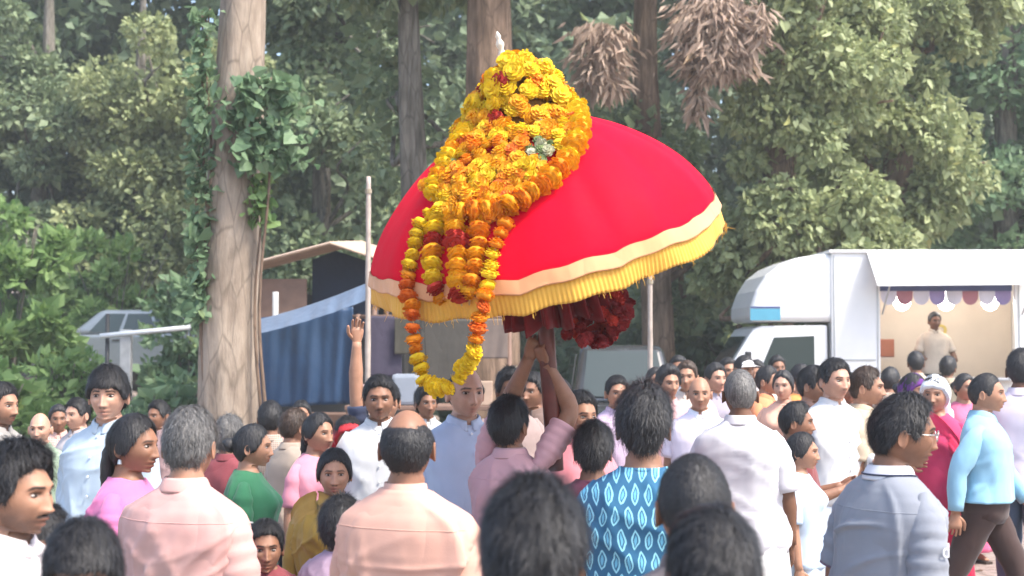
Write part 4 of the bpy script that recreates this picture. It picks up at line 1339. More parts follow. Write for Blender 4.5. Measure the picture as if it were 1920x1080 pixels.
# 1 the heap over the peak: rings of flowers wound round a leafy core
g1 = garland('thick heap of yellow marigolds piled over the umbrella peak', UM @ Vector((0, 0, UZ + .5)))
HEAP = [(.255, .465), (.215, .545), (.165, .62), (.115, .685), (.06, .735), (.01, .765)]
HX = .05
hp_ = catmull(HEAP, 16)
core = np.array([np.stack([HX * (z - .4) / .35 + np.cos(aa[::6]) * max(r - .035, .004), np.sin(aa[::6]) * max(r - .035, .004), np.full(24, UZ + z - .02)], -1) for r, z in hp_])
co_me = mesh_np('leaf_core', np.array([UM @ Vector(p) - Vector(g1.location) for p in loft(core)[0]]), loft(core)[1], loft(core)[2])
obj('leaf_core', co_me, simple('leaf_core', (.22, .12, .02), .8, var=.5, scale=40), g1)
nheap = 0
for (r, z) in catmull(HEAP, 9)[:-1]:
    n = max(1, int(2 * PI * r / .055))
    for k in range(n):
        a = 2 * PI * (k + rg.uniform(-.3, .3)) / n + z * 17
        nl = Vector((math.cos(a) * .85, math.sin(a) * .85, .52)) + Vector(rg.normal(0, .28, 3))
        zz = UZ + z + rg.normal(0, .014)
        rr = r + rg.normal(.004, .016)
        P = UM @ Vector((HX * (z - .4) / .35 + math.cos(a) * rr, math.sin(a) * rr, zz))
        yel = .25 + 1.0 * (z - .46) / .38
        py_ = max(.1, min(.78, yel)); c = rg.choice(['y', 'a', 'o', 'w', 'r'], p=[py_, .88 - py_, .08, .02, .02])
        put_flower(g1, P, UM.to_3x3() @ nl, rg.uniform(.066, .098), c, rg, rg.uniform(.75, 1.1)); nheap += 1
# 2 the orange drape that spreads down the front
g2 = garland('orange and amber marigold drape spreading down the front of the red canopy', on_canopy(880, 380)[0])
poly = [(890, 215), (960, 190), (1070, 210), (1080, 250), (1055, 295), (1015, 340), (975, 385), (955, 408), (850, 412), (818, 385), (803, 348), (842, 285)]
def inside(x, y):
    c = False
    for i in range(len(poly)):
        x1, y1 = poly[i]; x2, y2 = poly[i - 1]
        if (y1 > y) != (y2 > y) and x < (x2 - x1) * (y - y1) / (y2 - y1) + x1: c = not c
    return c
nd2 = 0
for yy in np.arange(200, 412, 14):
    for xx in np.arange(800, 1112, 20):
        x = xx + rg.uniform(-9, 9) + (12 if int(yy / 14) % 2 else 0); y = yy + rg.uniform(-6, 6)
        if not inside(x, y): continue
        P, N = on_canopy(x, y)
        if P is None: continue
        loc_ = UM.inverted() @ P
        if math.hypot(loc_.x, loc_.y) < .22: continue
        c = rg.choice(['a', 'o', 'y', 'd'], p=[.46, .26, .22, .06])
        if 985 < x < 1045 and 235 < y < 310 and rg.random() < .5: c = rg.choice(['w', 'g', 'r'], p=[.4, .45, .15])
        if x < 870 and 262 < y < 325 and rg.random() < .7: c = rg.choice(['w', 'g'])
        put_flower(g2, P + N * (.022 + .02 * rg.random()), N + Vector(rg.normal(0, .35, 3)), rg.uniform(.058, .080) * (.7 if c in 'wg' else 1), c, rg, rg.uniform(.75, 1.1)); nd2 += 1
# 3 the strands in front of the band
def strand(g, pts, cols, size, step, on=True, close=1.0, axis_out=.25, rise=.026):
    W = []
    for (x, y, hang) in pts:
        if hang is None:
            P, N = on_canopy(x, y); W.append(P + N * rise)
        else: W.append(at(x, y, hang))
    W = np.array([tuple(p) for p in W])
    C = catmull(W, 400); L = np.concatenate([[0], np.cumsum(np.linalg.norm(np.diff(C, axis=0), axis=1))])
    n = int(L[-1] / step)
    MB().add(*tube(catmull(W, 60) - np.array(g.location), .0035, 6)).build('string', cloth((.5, .35, .15)), g, smooth=True)
    for k in range(n):
        t = (k + .5) * step; i = np.searchsorted(L, t); i = min(max(i, 1), 398)
        p = C[i]; tan = C[i + 1] - C[i - 1]; tan /= np.linalg.norm(tan)
        nrm = Vector(tan) + Vector((rg.normal(0, .18), -axis_out + rg.normal(0, .18), rg.normal(0, .18)))
        f = k / max(1, n - 1)
        c = cols(f, k)
        put_flower(g, Vector(p) + Vector(rg.normal(0, .003, 3)), nrm, size * rg.uniform(.85, 1.12), c, rg, .88)
rimP, _ = on_canopy(775, 535); hY = rimP.y - .055
hR = min(on_canopy(905, 545)[0].y, hY) - .075; hM = (hY + hR) / 2
g3 = garland('long looped marigold string hanging below the fringe with yellow beads', (rimP.x, hY, rimP.z))
def col3(f, k):
    if f < .14: return 'y'
    if f < .30: return 'd' if k % 3 else 'o'
    if f < .36: return 'o'
    if f < .68: return 'y'
    if f < .82: return 'd' if k % 2 else 'o'
    return 'y' if f < .92 else 'o'
strand(g3, [(816, 398, None), (793, 436, None), (781, 486, None), (773, 536, None), (774, 590, hY), (777, 640, hY), (786, 690, hY), (806, 722, hY), (836, 726, hM), (868, 697, hM), (887, 660, hR), (897, 612, hR), (908, 565, hR),
            (921, 515, None), (934, 462, None), (950, 414, None)], col3, .070, .043)
g4 = garland('short orange marigold bundle hanging between the two strings of the loop', on_canopy(866, 480)[0])
strand(g4, [(826, 402, None), (822, 450, None), (818, 500, None), (824, 540, None), (834, 566, hY)], lambda f, k: 'y' if (k % 4 < 2) else ('r' if k % 4 == 2 else 'a'), .088, .050, axis_out=.6, rise=.03)
strand(g4, [(862, 404, None), (864, 450, None), (864, 500, None), (866, 545, None), (866, 574, hM)], lambda f, k: 'r' if k in (2, 6) else 'a', .096, .052, axis_out=.8, rise=.034)
strand(g4, [(905, 404, None), (902, 450, None), (896, 505, None), (888, 545, None), (880, 572, hM)], lambda f, k: 'o' if k % 3 else 'a', .084, .050, axis_out=.6, rise=.03)

# 4 thick ropes that wind from the peak round both sides of the heap
hv = [UM @ Vector(p) for p in core.reshape(-1, 3)]
ci = np.arange(len(hv)).reshape(core.shape[:2])
hf = np.stack([ci[:-1], np.roll(ci[:-1], -1, 1), np.roll(ci[1:], -1, 1), ci[1:]], -1).reshape(-1, 4)
bvh = BVHTree.FromPolygons(Vc + hv, [tuple(int(x) for x in f) for f in Fq] + [tuple(int(x) + len(Vc) for x in f) for f in hf])
g5 = garland('thick yellow rope of marigolds curving round the right of the flower heap', on_canopy(1050, 330)[0])
strand(g5, [(985, 165, None), (1040, 190, None), (1076, 222, None), (1086, 258, None), (1070, 302, None), (1032, 346, None), (985, 382, None), (925, 404, None), (862, 408, None)], lambda f, k: 'y' if f < .45 and k % 3 else ('a' if k % 2 else 'o' if f > .6 else 'y'), .092, .050, axis_out=.7, rise=.045)
g6 = garland('amber rope of marigolds running down the left of the flower heap', on_canopy(850, 300)[0])
strand(g6, [(945, 190, None), (905, 235, None), (872, 275, None), (838, 325, None), (818, 385, None)], lambda f, k: 'y' if k % 3 else 'a', .088, .050, axis_out=.7, rise=.04)
# 5 bunch of dark red flowers under the canopy
g7 = garland('bunch of dark red flowers hanging under the canopy on the truck side', at(1130, 600, 6.1))
for k in range(70):
    a_ = rg.uniform(0, 6.28); q = rg.uniform(0, 1) ** .5
    P = at(1122 + 60 * q * math.cos(a_) - 0.0 * k, 600 + 46 * q * math.sin(a_) - 22 * q * math.cos(a_), 6.1 + rg.uniform(-.12, .12))
    put_flower(g7, P, Vector((rg.normal(0, .5), -1, rg.normal(.2, .5))), rg.uniform(.05, .075), rg.choice(['k', 'k', 'r']), rg, rg.uniform(.8, 1.2))
# ------------------------------------------------------------------ food truck
M_WHITE = simple('white_paint', (.78, .78, .77), .35, var=.05, scale=2, bstr=.04, coat=.3)
M_CREAM = simple('cream_panel', (.70, .60, .49), .6, var=.06, scale=2)
M_PINK = simple('pink_panel', (.62, .33, .28), .6, var=.12, scale=3)
M_TEAL = simple('teal_stripe', (.09, .32, .44), .4, var=.08)
M_NAVY = simple('navy_band', (.06, .08, .2), .4)
M_BLACK = simple('black_rubber', (.02, .02, .02), .8)
M_STEEL = simple('steel', (.45, .45, .46), .35, metal=.9, var=.1)
M_DARK = simple('dark_trim', (.03, .03, .032), .5)
M_TERRA = simple('terracotta', (.34, .12, .06), .7)
def glass_mat(name, c=(.02, .03, .032)):
    m, nt, bs = new_mat(name)
    bs.inputs['Base Color'].default_value = (*c, 1); bs.inputs['Roughness'].default_value = .06
    bs.inputs['Specular IOR Level'].default_value = .45; bs.inputs['Coat Weight'].default_value = .0; bs.inputs['Coat Roughness'].default_value = .04
    return m
GLASS = glass_mat('dark_glass', (.035, .05, .05))

def wheel(parent, x, y, z, r, w, face=-1):
    a = np.linspace(0, 2 * PI, 28, endpoint=False)
    def ring(rr, d): return np.stack([x + rr * np.cos(a), np.full(28, y + d * -face), z + rr * np.sin(a)], -1)
    ty = obj('wheel', mesh_np('wheel', *loft(np.array([ring(q * r, d * w) for q, d in ((.55, 0), (.92, -.02), (1, .15), (1, .85), (.92, 1.02), (.55, 1))]))), M_BLACK, parent)
    rim = mesh_np('rim', *loft(np.array([ring(q * r, d * w) for q, d in ((.56, .04), (.50, .02), (.42, .14), (.20, .12), (.16, .02), (.04, .0))])))
    obj('rim', rim, M_STEEL, ty)

TY = 18.1
T = thing('food_truck', 'white food truck with curved nose, teal stripe and open serving hatch', 'truck', ((1335 - 960) / FPX * 18.4, TY, 0))
D_ = 1.72
nose = [(.45, 2.10), (.46, 2.30), (.53, 2.50), (.66, 2.70), (.84, 2.84), (1.06, 2.93), (1.35, 2.975), (1.62, 2.98), (1.62, 2.10)]
mb = MB(); mb.prism(nose, .02, D_, 1)
ob = mb.build('nose', M_WHITE, T)
md = ob.modifiers.new('bevel', 'BEVEL'); md.width = .09; md.segments = 4; md.limit_method = 'ANGLE'; md.angle_limit = math.radians(60)
mb = MB(); mb.box(1.50, 2.12, 0, .06, .56, 2.98); mb.box(2.12, 3.86, 0, .06, 2.62, 2.98); mb.box(2.12, 3.86, 0, .06, .56, 1.34); mb.box(3.86, 4.45, 0, .06, .56, 2.98)
mb.box(1.50, 4.45, D_ - .05, D_, .56, 2.98); mb.box(4.39, 4.45, .06, D_ - .05, .56, 2.98); mb.box(1.50, 1.55, .06, D_ - .05, .56, 2.98)
mb.build('box_body', M_WHITE, T)
MB().box(1.46, 4.50, -.03, D_ + .03, 2.983, 3.03, .02).build('roof', M_WHITE, T)
MB().box(1.55, 4.39, .06, D_ - .05, .60, .66).build('floor_panel', M_STEEL, T)
MB().box(1.56, 4.385, D_ - .09, D_ - .055, .67, 2.97).build('back_panel', M_CREAM, T)
mb = MB(); mb.prism([(1.80, .10), (1.83, .08), (2.20, .80), (2.17, .82)], 1.2, 2.56, 2); mb.build('side_panel', M_PINK, T)
MB().box(2.13, 3.85, -.22, .5, 1.345, 1.385, .01).build('counter', M_STEEL, T)
aw = MB(); V = [(1.95, -.02, 3.02), (4.12, -.02, 3.03), (4.16, -.42, 2.60), (1.98, -.42, 2.58)]
aw.add([(*p[:2], p[2]) for p in V] + [(p[0], p[1], p[2] - .035) for p in V], [(3, 2, 1, 0), (4, 5, 6, 7), (0, 1, 5, 4), (1, 2, 6, 5), (2, 3, 7, 6), (3, 0, 4, 7)])
aw.build('hatch_flap', M_WHITE, T)
for x in (2.15, 3.95): MB().tube(np.array([(x, .0, 2.2), (x, -.39, 2.57)]), .012, 8).build('flap_strut', M_STEEL, T)
SC_A = cloth((.70, .68, .78), name='scallop_pale'); SC_B = cloth((.34, .28, .52), name='scallop_violet'); SC_C = cloth((.45, .20, .24), name='scallop_rose')
for k in range(8):
    x0 = 2.15 + k * .212
    an = np.linspace(PI, 2 * PI, 12)
    pts = [(x0, 2.60)] + [(x0 + .106 + .104 * math.cos(q), 2.44 + .12 * math.sin(q)) for q in an] + [(x0 + .21, 2.60)]
    mb = MB(); mb.prism(pts, .085 + .01 * (k % 2), .094 + .01 * (k % 2), 1); mb.build('valance_scallop', (SC_A, SC_C, SC_A, SC_B)[k % 4], T)
MB().box(2.13, 3.85, .07, .08, 2.50, 2.615).build('valance_band', M_NAVY, T)
MB().box(2.14, 2.50, .85, 1.10, 1.60, 1.64).build('shelf', M_CREAM, T)
def letters(body, size, depth, mat, name):
    tx = bpy.data.curves.new(name, 'FONT'); tx.body = body; tx.size = size; tx.extrude = depth
    o_ = bpy.data.objects.new(name, tx); sc_ = bpy.data.scenes.new('tmp'); sc_.collection.objects.link(o_)
    sc_.view_layers[0].update()
    me = bpy.data.meshes.new_from_object(o_.evaluated_get(sc_.view_layers[0].depsgraph))
    bpy.data.objects.remove(o_); bpy.data.scenes.remove(sc_)
    me.materials.clear()
    return obj(name, me, mat)
to = letters('R', .42, .004, simple('yellow_letter', (.62, .48, .12), .6), 'letter'); to.parent = T
to.location = (3.28, D_ - .10, 1.80); to.rotation_euler = (PI / 2, 0, 0)
# lit lamps under the valance
m_lamp, nt, bs = new_mat('lamp_glow')
bs.inputs['Base Color'].default_value = (.9, .88, .84, 1); bs.inputs['Emission Color'].default_value = (1, .93, .84, 1); bs.inputs['Emission Strength'].default_value = 6
for x in (2.52, 3.10, 3.68):
    an = np.linspace(0, 2 * PI, 16, endpoint=False)
    MB().add(*loft(np.array([np.stack([x + r * np.cos(an), .42 + r * np.sin(an), np.full(16, z_)], -1) for r, z_ in ((.012, 2.25), (.075, 2.28), (.11, 2.34), (.115, 2.40), (.09, 2.46), (.03, 2.50), (.015, 2.96))]))).build('lamp', m_lamp, T, smooth=True)
# stripe on the nose
MB().box(.452, .84, .010, .0165, 2.12, 2.27).build('stripe', M_TEAL, T); MB().box(.452, .84, .011, .0172, 2.275, 2.30).build('stripe', M_NAVY, T)
# cab
cab = [(.02, .42), (-.03, .62), (-.02, .92), (.03, 1.16), (.12, 1.40), (.44, 1.92), (.50, 2.01), (.62, 2.05), (1.46, 2.06), (1.46, .42)]
mb = MB(); mb.prism(cab, .06, D_ - .08, 1); ob = mb.build('cab', M_WHITE, T)
md = ob.modifiers.new('bevel', 'BEVEL'); md.width = .05; md.segments = 3; md.limit_method = 'ANGLE'; md.angle_limit = math.radians(50)
mb = MB()
s_ = np.array([(.135, .17, 1.437), (.135, D_ - .19, 1.437), (.425, D_ - .24, 1.908), (.425, .22, 1.908)]); nn = np.array((-.012, 0, .008))
mb.add(np.concatenate([s_ + nn * .2, s_ + nn]), [(3, 2, 1, 0), (4, 5, 6, 7), (0, 1, 5, 4), (1, 2, 6, 5), (2, 3, 7, 6), (3, 0, 4, 7)]); mb.build('windscreen', GLASS, T)
dr = MB(); dr.prism([(.52, .52), (.46, 1.38), (.70, 1.97), (1.36, 1.98), (1.36, .52)], .045, .058, 1); dr = dr.build('door', M_WHITE, T)
MB().prism([(.56, 1.42), (.76, 1.90), (1.28, 1.92), (1.28, 1.44)], .034, .0445, 1).build('window', GLASS, dr)
MB().box(1.10, 1.25, .030, .044, 1.20, 1.235).build('handle', M_DARK, dr)
mr = MB(); mr.tube(np.array([(.48, .06, 1.50), (.42, -.05, 1.55), (.40, -.10, 1.56)]), .012, 6); mr.box(.36, .43, -.20, -.08, 1.47, 1.72, .015); mr.build('mirror', M_DARK, T)
MB().box(-.05, .06, .10, .36, .74, .90, .02).build('headlight', simple('lamp_glass', (.7, .7, .68), .15), T)
MB().box(-.05, .06, D_ - .36, D_ - .10, .74, .90, .02).build('headlight', simple('lamp_glass', (.7, .7, .68), .15), T)
MB().box(-.07, .10, .04, D_ - .05, .42, .60, .02).build('bumper', M_DARK, T)
MB().box(.2, 4.4, .30, D_ - .3, .38, .55).build('chassis', M_DARK, T)
for x in (.62, 3.45):
    wheel(T, x, .06, .33, .33, .2, -1); wheel(T, x, D_ - .26, .33, .33, .2, -1)
for x in (1.52, 2.08, 3.90): MB().box(x, x + .018, -.008, .002, .74, 2.96).build('panel_joint', M_STEEL, T)
MB().box(1.58, 4.40, -.012, .001, .78, .84).build('side_rail', M_STEEL, T)
MB().box(1.62, 2.06, -.010, .001, 1.6, 1.62).build('panel_joint', M_STEEL, T)
for x in (1.7, 2.6, 3.5, 4.3): MB().box(x, x + .06, -.022, .001, .88, .92, .006).build('side_marker', simple('amber_lens', (.6, .2, .02), .3), T)
mb = MB(); mb.tube(np.array([(.30, .02, 1.30), (.12, -.004, 1.28)]), .010, 6); mb.build('wiper', M_DARK, T)
TRUCK_X = T.location.x
o = MB(); o.box(-.17, .17, -.13, .13, 0, .24, .01); o = o.build('carton', M_TERRA); o.location = (TRUCK_X + 2.36, TY + .97, 1.64); tag(o, 'terracotta coloured box on the shelf inside the food truck', 'box')

# ------------------------------------------------------------------ parked cars
def car(name, label, loc, rz, body_m, L=4.1, W=1.68, H=1.52, suv=False):
    T = thing(name, label, 'car', loc, rz, 'vehicles parked behind the crowd')
    h = H
    low = [(0.02, .34), (-.02, .52), (.02, .72), (.14, .84), (L * .27, .98 if not suv else 1.06), (L * .985, 1.02 if not suv else 1.08), (L, .85), (L, .5), (L - .08, .32)]
    mb = MB(); mb.prism(low, 0, W, 1); ob = mb.build('body', body_m, T)
    md = ob.modifiers.new('bevel', 'BEVEL'); md.width = .13; md.segments = 5; md.limit_method = 'ANGLE'; md.angle_limit = math.radians(50)
    z0 = .96 if not suv else 1.04
    gx = [L * .24, L * .40, L * (.80 if not suv else .93), L * .975]
    ins = .13
    def pt(x, y, z): return (x, y, z)
    V = [(gx[0], .05, z0), (gx[3], .05, z0), (gx[3], W - .05, z0), (gx[0], W - .05, z0), (gx[1], ins + .05, h), (gx[2], ins + .05, h), (gx[2], W - ins - .05, h), (gx[1], W - ins - .05, h)]
    mb = MB(); mb.add(V, [(3, 2, 1, 0), (4, 5, 6, 7), (0, 1, 5, 4), (1, 2, 6, 5), (2, 3, 7, 6), (3, 0, 4, 7)]); ob = mb.build('cabin', body_m, T)
    md = ob.modifiers.new('bevel', 'BEVEL'); md.width = .12; md.segments = 5; md.limit_method = 'NONE'
    V = np.array(V)
    def pane(a, b, c, d, name, u0, u1, v0, v1, off):
        f = lambda u, v: (V[a] * (1 - u) + V[b] * u) * (1 - v) + (V[d] * (1 - u) + V[c] * u) * v
        P = np.array([f(u0, v0), f(u1, v0), f(u1, v1), f(u0, v1)]) + np.array(off)
        n = np.cross(P[1] - P[0], P[3] - P[0]); n /= np.linalg.norm(n)
        MB().add(np.concatenate([P, P - n * .012]), [(0, 1, 2, 3), (7, 6, 5, 4), (0, 4, 5, 1), (1, 5, 6, 2), (2, 6, 7, 3), (3, 7, 4, 0)]).build(name, GLASS, T)
    for u0, u1 in ((.12, .34), (.37, .62), (.65, .86)):
        pane(0, 1, 5, 4, 'side_window', u0, u1, .14, .84, (0, -.008, .003)); pane(3, 2, 6, 7, 'side_window', u0, u1, .14, .84, (0, .008, .003))
    pane(0, 3, 7, 4, 'windscreen', .1, .9, .1, .88, (-.008, 0, .004)); pane(1, 2, 6, 5, 'rear_window', .1, .9, .1, .88, (.008, 0, .004))
    for x in (L * .19, L * .80):
        wheel(T, x, -.005, .31, .31, .19, -1); wheel(T, x, W - .185, .31, .31, .19, -1)
    lm = simple('lamp_glass', (.75, .75, .73), .12)
    MB().box(-.01, .10, .10, .42, .66, .80, .03).build('headlight', lm, T); MB().box(-.01, .10, W - .42, W - .10, .66, .80, .03).build('headlight', lm, T)
    MB().box(L * .26, L * .31, -.14, -.02, z0 + .02, z0 + .16, .02).build('mirror', body_m, T)
    for x in (L * .47, L * .70): MB().box(x, x + .14, -.018, .01, .86, .89, .005).build('handle', M_DARK, T)
    return T
M_SILVER = simple('silver_paint', (.22, .25, .27), .3, metal=.3, var=.05, bstr=0, coat=.6)
M_DGREY = simple('dark_grey_paint', (.05, .053, .057), .2, metal=.3, var=.1, bstr=0, coat=.6)
x = (38 - 960) / FPX * 28.4
car('parked_car', 'silver car parked on the bank among the bushes', (x, 28.4, float(ground_z(x + 1, 28.4)) + .02), math.radians(4), M_SILVER, L=3.9, H=1.50)
car('parked_car', 'dark grey car parked behind the umbrella pole', ((1296 - 960) / FPX * 17.5, 17.6, 0), math.radians(90), M_DGREY, L=3.6, W=1.50, H=1.80, suv=True)

# ------------------------------------------------------------------ stall, tarpaulins, goods
SY = 16.5
M_SHEET = simple('tan_roof_sheet', (.50, .37, .28), .7, var=.15, scale=3)
M_NAVYT = cloth((.018, .026, .05), name='navy_tarpaulin', rough=.6)
M_BLUET = cloth((.024, .058, .125), name='blue_tarpaulin', rough=.45)
M_LBLUE = cloth((.11, .155, .23), name='pale_blue_tarpaulin', rough=.45)
M_BROWN = simple('brown_board', (.19, .115, .085), .8, var=.2, scale=5)
M_POST = simple('grey_post', (.42, .42, .41), .6, var=.15, scale=8)
A_, B_, C_ = at(395, 518, SY), at(622, 458, SY), at(700, 484, SY)
st = thing('market_stall', 'roadside stall with tan gable roof beside the thick trunk', 'stall', (B_.x, SY, 0))
def rel(p, y=0.0): return np.array((p.x - B_.x, p.y - SY + y, p.z))
def slab(P, t, name, mat, parent, nx=1):
    P = np.array(P, float); n = np.cross(P[1] - P[0], P[3] - P[0]); n /= np.linalg.norm(n)
    return MB().add(np.concatenate([P, P - n * t]), [(0, 1, 2, 3), (7, 6, 5, 4), (0, 4, 5, 1), (1, 5, 6, 2), (2, 6, 7, 3), (3, 7, 4, 0)]).build(name, mat, parent)
a, b, c = rel(A_), rel(B_), rel(C_)
dd = np.array((0.15, 2.1, .16))
# corrugated roof sheets
def corr(p, q, name):
    n = 60
    R = []
    for t in np.linspace(0, 1, 2):
        row = [];
        for i in range(n):
            u = i / (n - 1); P = p + dd * u + (0, -.25, 0)
            Q = q + dd * u + (0, -.25, 0)
            row.append((P * (1 - t) + Q * t) + (0, 0, .018 * math.sin(i * 1.35)))
        R.append(row)
    R = np.array(R)
    V1, q1, _ = loft(R, False, False, False); V2 = V1 - (0, 0, .012)
    MB().add(V1, q1).add(V2, q1[:, ::-1]).build(name, M_SHEET, st, smooth=True)
corr(a, b, 'roof_sheet'); corr(b + (.0, 0, .004), c + (.25, 0, -.08), 'roof_sheet')
MB().prism([(b[0] - .28, b[2] - .16), (b[0], b[2] - .05), (c[0] + .02, c[2] - .06), (c[0] + .02, 1.9), (b[0] - .28, 1.9)], .35, .40, 1).build('dark_side_sheet', M_NAVYT, st)
MB().box(a[0], c[0] + .2, 1.7, 1.75, 0, 2.45).build('back_sheet', M_DARK, st)
MB().box(a[0] + .05, b[0] - .30, .02, .06, 1.85, a[2] - .03).build('fascia_board', M_BROWN, st)
for x_, y_ in ((a[0] + .04, .1), (c[0], .1), (a[0] + .04, 1.66), (c[0], 1.66)):
    MB().tube(np.array([(x_, y_, 0), (x_, y_, a[2] - .02)]), .035, 8).build('post', M_BROWN, st, smooth=True)
x_ = rel(at(524, 600, SY))[0]
MB().tube(np.array([(x_, -.28, 0), (x_, -.28, 2.42)]), .036, 10).build('post', M_POST, st, smooth=True)
MB().box(a[0], c[0] + .1, -.10, .45, .82, 1.0, .01).build('counter', M_BROWN, st); MB().box(a[0] + .02, c[0] + .06, -.06, .42, 0, .82).build('counter_front', simple('laterite_boards', (.33, .19, .13), .85, var=.2), st)

def sheet(P0, P1, P2, P3, amp, nfold, seed, nx=50, ny=24, thick=.006, sag=0.0, diag=0.0):
    """A hanging or stretched cloth between four corners (top left, top right, bottom right, bottom left)."""
    rg = np.random.default_rng(seed)
    u = np.linspace(0, 1, nx)[None, :, None]; v_ = np.linspace(0, 1, ny)[:, None, None]
    P0, P1, P2, P3 = [np.array(p, float) for p in (P0, P1, P2, P3)]
    S = (P0 * (1 - u) + P1 * u) * (1 - v_) + (P3 * (1 - u) + P2 * u) * v_
    w = (np.sin(u * nfold * 6.28 + rg.uniform(0, 6) + 1.2 * np.sin(v_ * 3 + u * 5) + diag * v_ * 6) + .5 * np.sin(u * nfold * 2.3 * 6.28 + v_ * 2 + rg.uniform(0, 6)))[..., 0]
    S[..., 1] += amp * w * (.35 + .65 * v_[..., 0])
    S[..., 2] -= sag * np.sin(np.pi * u[..., 0]) * np.ones_like(v_[..., 0])
    V1, q1, _ = loft(S, False, False, False); V2 = V1 + (0, thick, 0)
    idx = np.arange(ny * nx).reshape(ny, nx); N = ny * nx
    bd = np.concatenate([idx[0], idx[1:, -1], idx[-1, ::-1][1:], idx[::-1, 0][1:-1]])
    side = np.stack([bd, np.roll(bd, -1), np.roll(bd, -1) + N, bd + N], -1)
    return MB().add(np.concatenate([V1, V2]), np.concatenate([q1[:, ::-1], q1 + N, side]))
def hang(name, label, cat, c4, Y, mat, amp, nf, seed, group=None, **k):
    pts = [at(x, y, Y) if not isinstance(x, tuple) else at(*x) for x, y in c4]
    mb = sheet(*[tuple(p) for p in pts], amp, nf, seed, **k)
    org = Vector(pts[3])
    mb.V = [v_ - np.array(org) for v_ in mb.V]
    o = mb.build(name, mat, None, smooth=True); o.location = org
    return tag(o, label, cat, group)
hang('blue_tarpaulin', 'deep blue tarpaulin hung down the front of the stall', 'tarpaulin', [(486, 596), (662, 575), (664, 756), (484, 764)], SY - .42, M_BLUET, .035, 3, 61)
o = sheet(tuple(at(482, 600, SY - .5)), tuple(at(694, 528, SY - .9)), tuple(at(700, 558, SY - 1.15)), tuple(at(478, 628, SY - 1.0)), .02, 4, 62, sag=.03)
org = at(482, 600, SY - .5); o.V = [v_ - np.array(org) for v_ in o.V]; o = o.build('awning', M_LBLUE, None, smooth=True); o.location = org
tag(o, 'pale blue tarpaulin awning slung from the stall towards the umbrella', 'awning')
# goods table and things hung behind the crowd
gt = thing('goods_table', 'long brown trader table behind the crowd below the hanging cloths', 'table', (at(830, 700, 15.6).x, 15.6, 0))
MB().box(-1.05, 1.1, -.3, .4, 1.10, 1.15, .01).build('tabletop', M_BROWN, gt)
for x_ in (-1.0, 1.04):
    for y_ in (-.25, .35): MB().box(x_ - .03, x_ + .03, y_ - .03, y_ + .03, 0, 1.10).build('leg', M_BROWN, gt)
rail = thing('cloth_rail', 'wooden rail on two posts that carries the hanging cloths', 'rail', (at(790, 600, 16).x, 16.0, 0))
for x_ in (-.72, 1.0): MB().tube(np.array([(x_, 0, 0), (x_, 0, 2.16)]), .028, 8).build('post', M_BROWN, rail, smooth=True)
MB().tube(np.array([(-.78, 0, 2.13), (1.06, 0, 2.13)]), .022, 8).build('crossbar', M_BROWN, rail, smooth=True)
hang('hanging_cloth', 'dark violet cloth hung above the head of the white shirted person', 'cloth', [(690, 592), (752, 594), (754, 706), (688, 706)], 15.95, cloth((.065, .055, .085)), .005, 1, 63, 'cloths for sale on the rail')
hang('hanging_cloth', 'dark olive cloth next to the looped garland', 'cloth', [(740, 596), (784, 598), (786, 664), (740, 664)], 15.90, cloth((.07, .065, .05)), .005, 1, 64, 'cloths for sale on the rail')
hang('hanging_cloth', 'grey taupe cloth seen inside the garland loop', 'cloth', [(794, 598), (898, 598), (892, 730), (800, 730)], 15.92, cloth((.075, .068, .058)), .006, 1, 65, 'cloths for sale on the rail')
hang('hanging_cloth', 'beige cloth beside the dark red umbrella frill', 'cloth', [(905, 598), (952, 598), (952, 672), (905, 672)], 15.94, cloth((.18, .14, .12)), .005, 1, 66, 'cloths for sale on the rail')
def goods(name, label, cat, px, py, Y, w, d, h, mat, b=.01):
    p = at(px, py, Y)
    o = MB().box(-w / 2, w / 2, -d / 2, d / 2, 0, h, b).build(name, mat); o.location = (p.x, Y, 1.152)
    return tag(o, label, cat, 'goods on the trader table')
goods('plastic_tub', 'pale blue white tub on the trader table by the yellow garland loop', 'tub', 762, 0, 15.5, .30, .26, .34, simple('white_plastic', (.26, .29, .34), .4, var=.05), .04)
goods('carton', 'pink carton at the blue tarpaulin end of the trader table', 'box', 678, 0, 15.6, .16, .2, .22, simple('pink_card', (.62, .42, .40), .7))
goods('carton', 'mauve carton beside the pale tub on the trader table', 'box', 720, 0, 15.45, .14, .2, .16, simple('mauve_card', (.50, .33, .47), .7))
goods('carton', 'cream carton standing near the umbrella pole', 'box', 970, 0, 15.6, .2, .2, .42, simple('cream_card', (.60, .50, .38), .7))
goods('carton', 'sand brown carton between the grey cloth and the cream carton', 'box', 905, 0, 15.5, .22, .2, .26, simple('sand_card', (.42, .30, .22), .7))
# poles and rail
def pole(label, px, ytop, Y, r, mat, lean=0.0):
    p = at(px, ytop, Y)
    pth = np.array([(0, 0, -.2), (lean * .3, 0, p.z * .3), (lean * .7, 0, p.z * .7), (lean, 0, p.z)])
    T = thing('bamboo_pole', label, 'pole', (p.x, Y, 0), 0, 'bamboo poles set in the ground')
    MB().tube(catmull(pth, 24), np.linspace(r * 1.1, r * .85, 24) * (1 + .12 * (np.arange(24) % 4 == 0)), 10).build('shaft', mat, T, smooth=True)
    MB().tube(np.array([(lean * .98, 0, p.z - .16), (lean * .98, 0, p.z - .12)]), r * 1.25, 10).build('binding', cloth((.3, .25, .18)), T)
M_BAMB = simple('bamboo', (.40, .33, .28), .6, var=.2, scale=9)
pole('thin bamboo pole standing between the stall and the umbrella', 690, 330, 13.2, .026, M_BAMB)
pole('thin bamboo pole rising under the umbrella rim toward the truck', 1219, 500, 13.0, .024, M_BAMB)
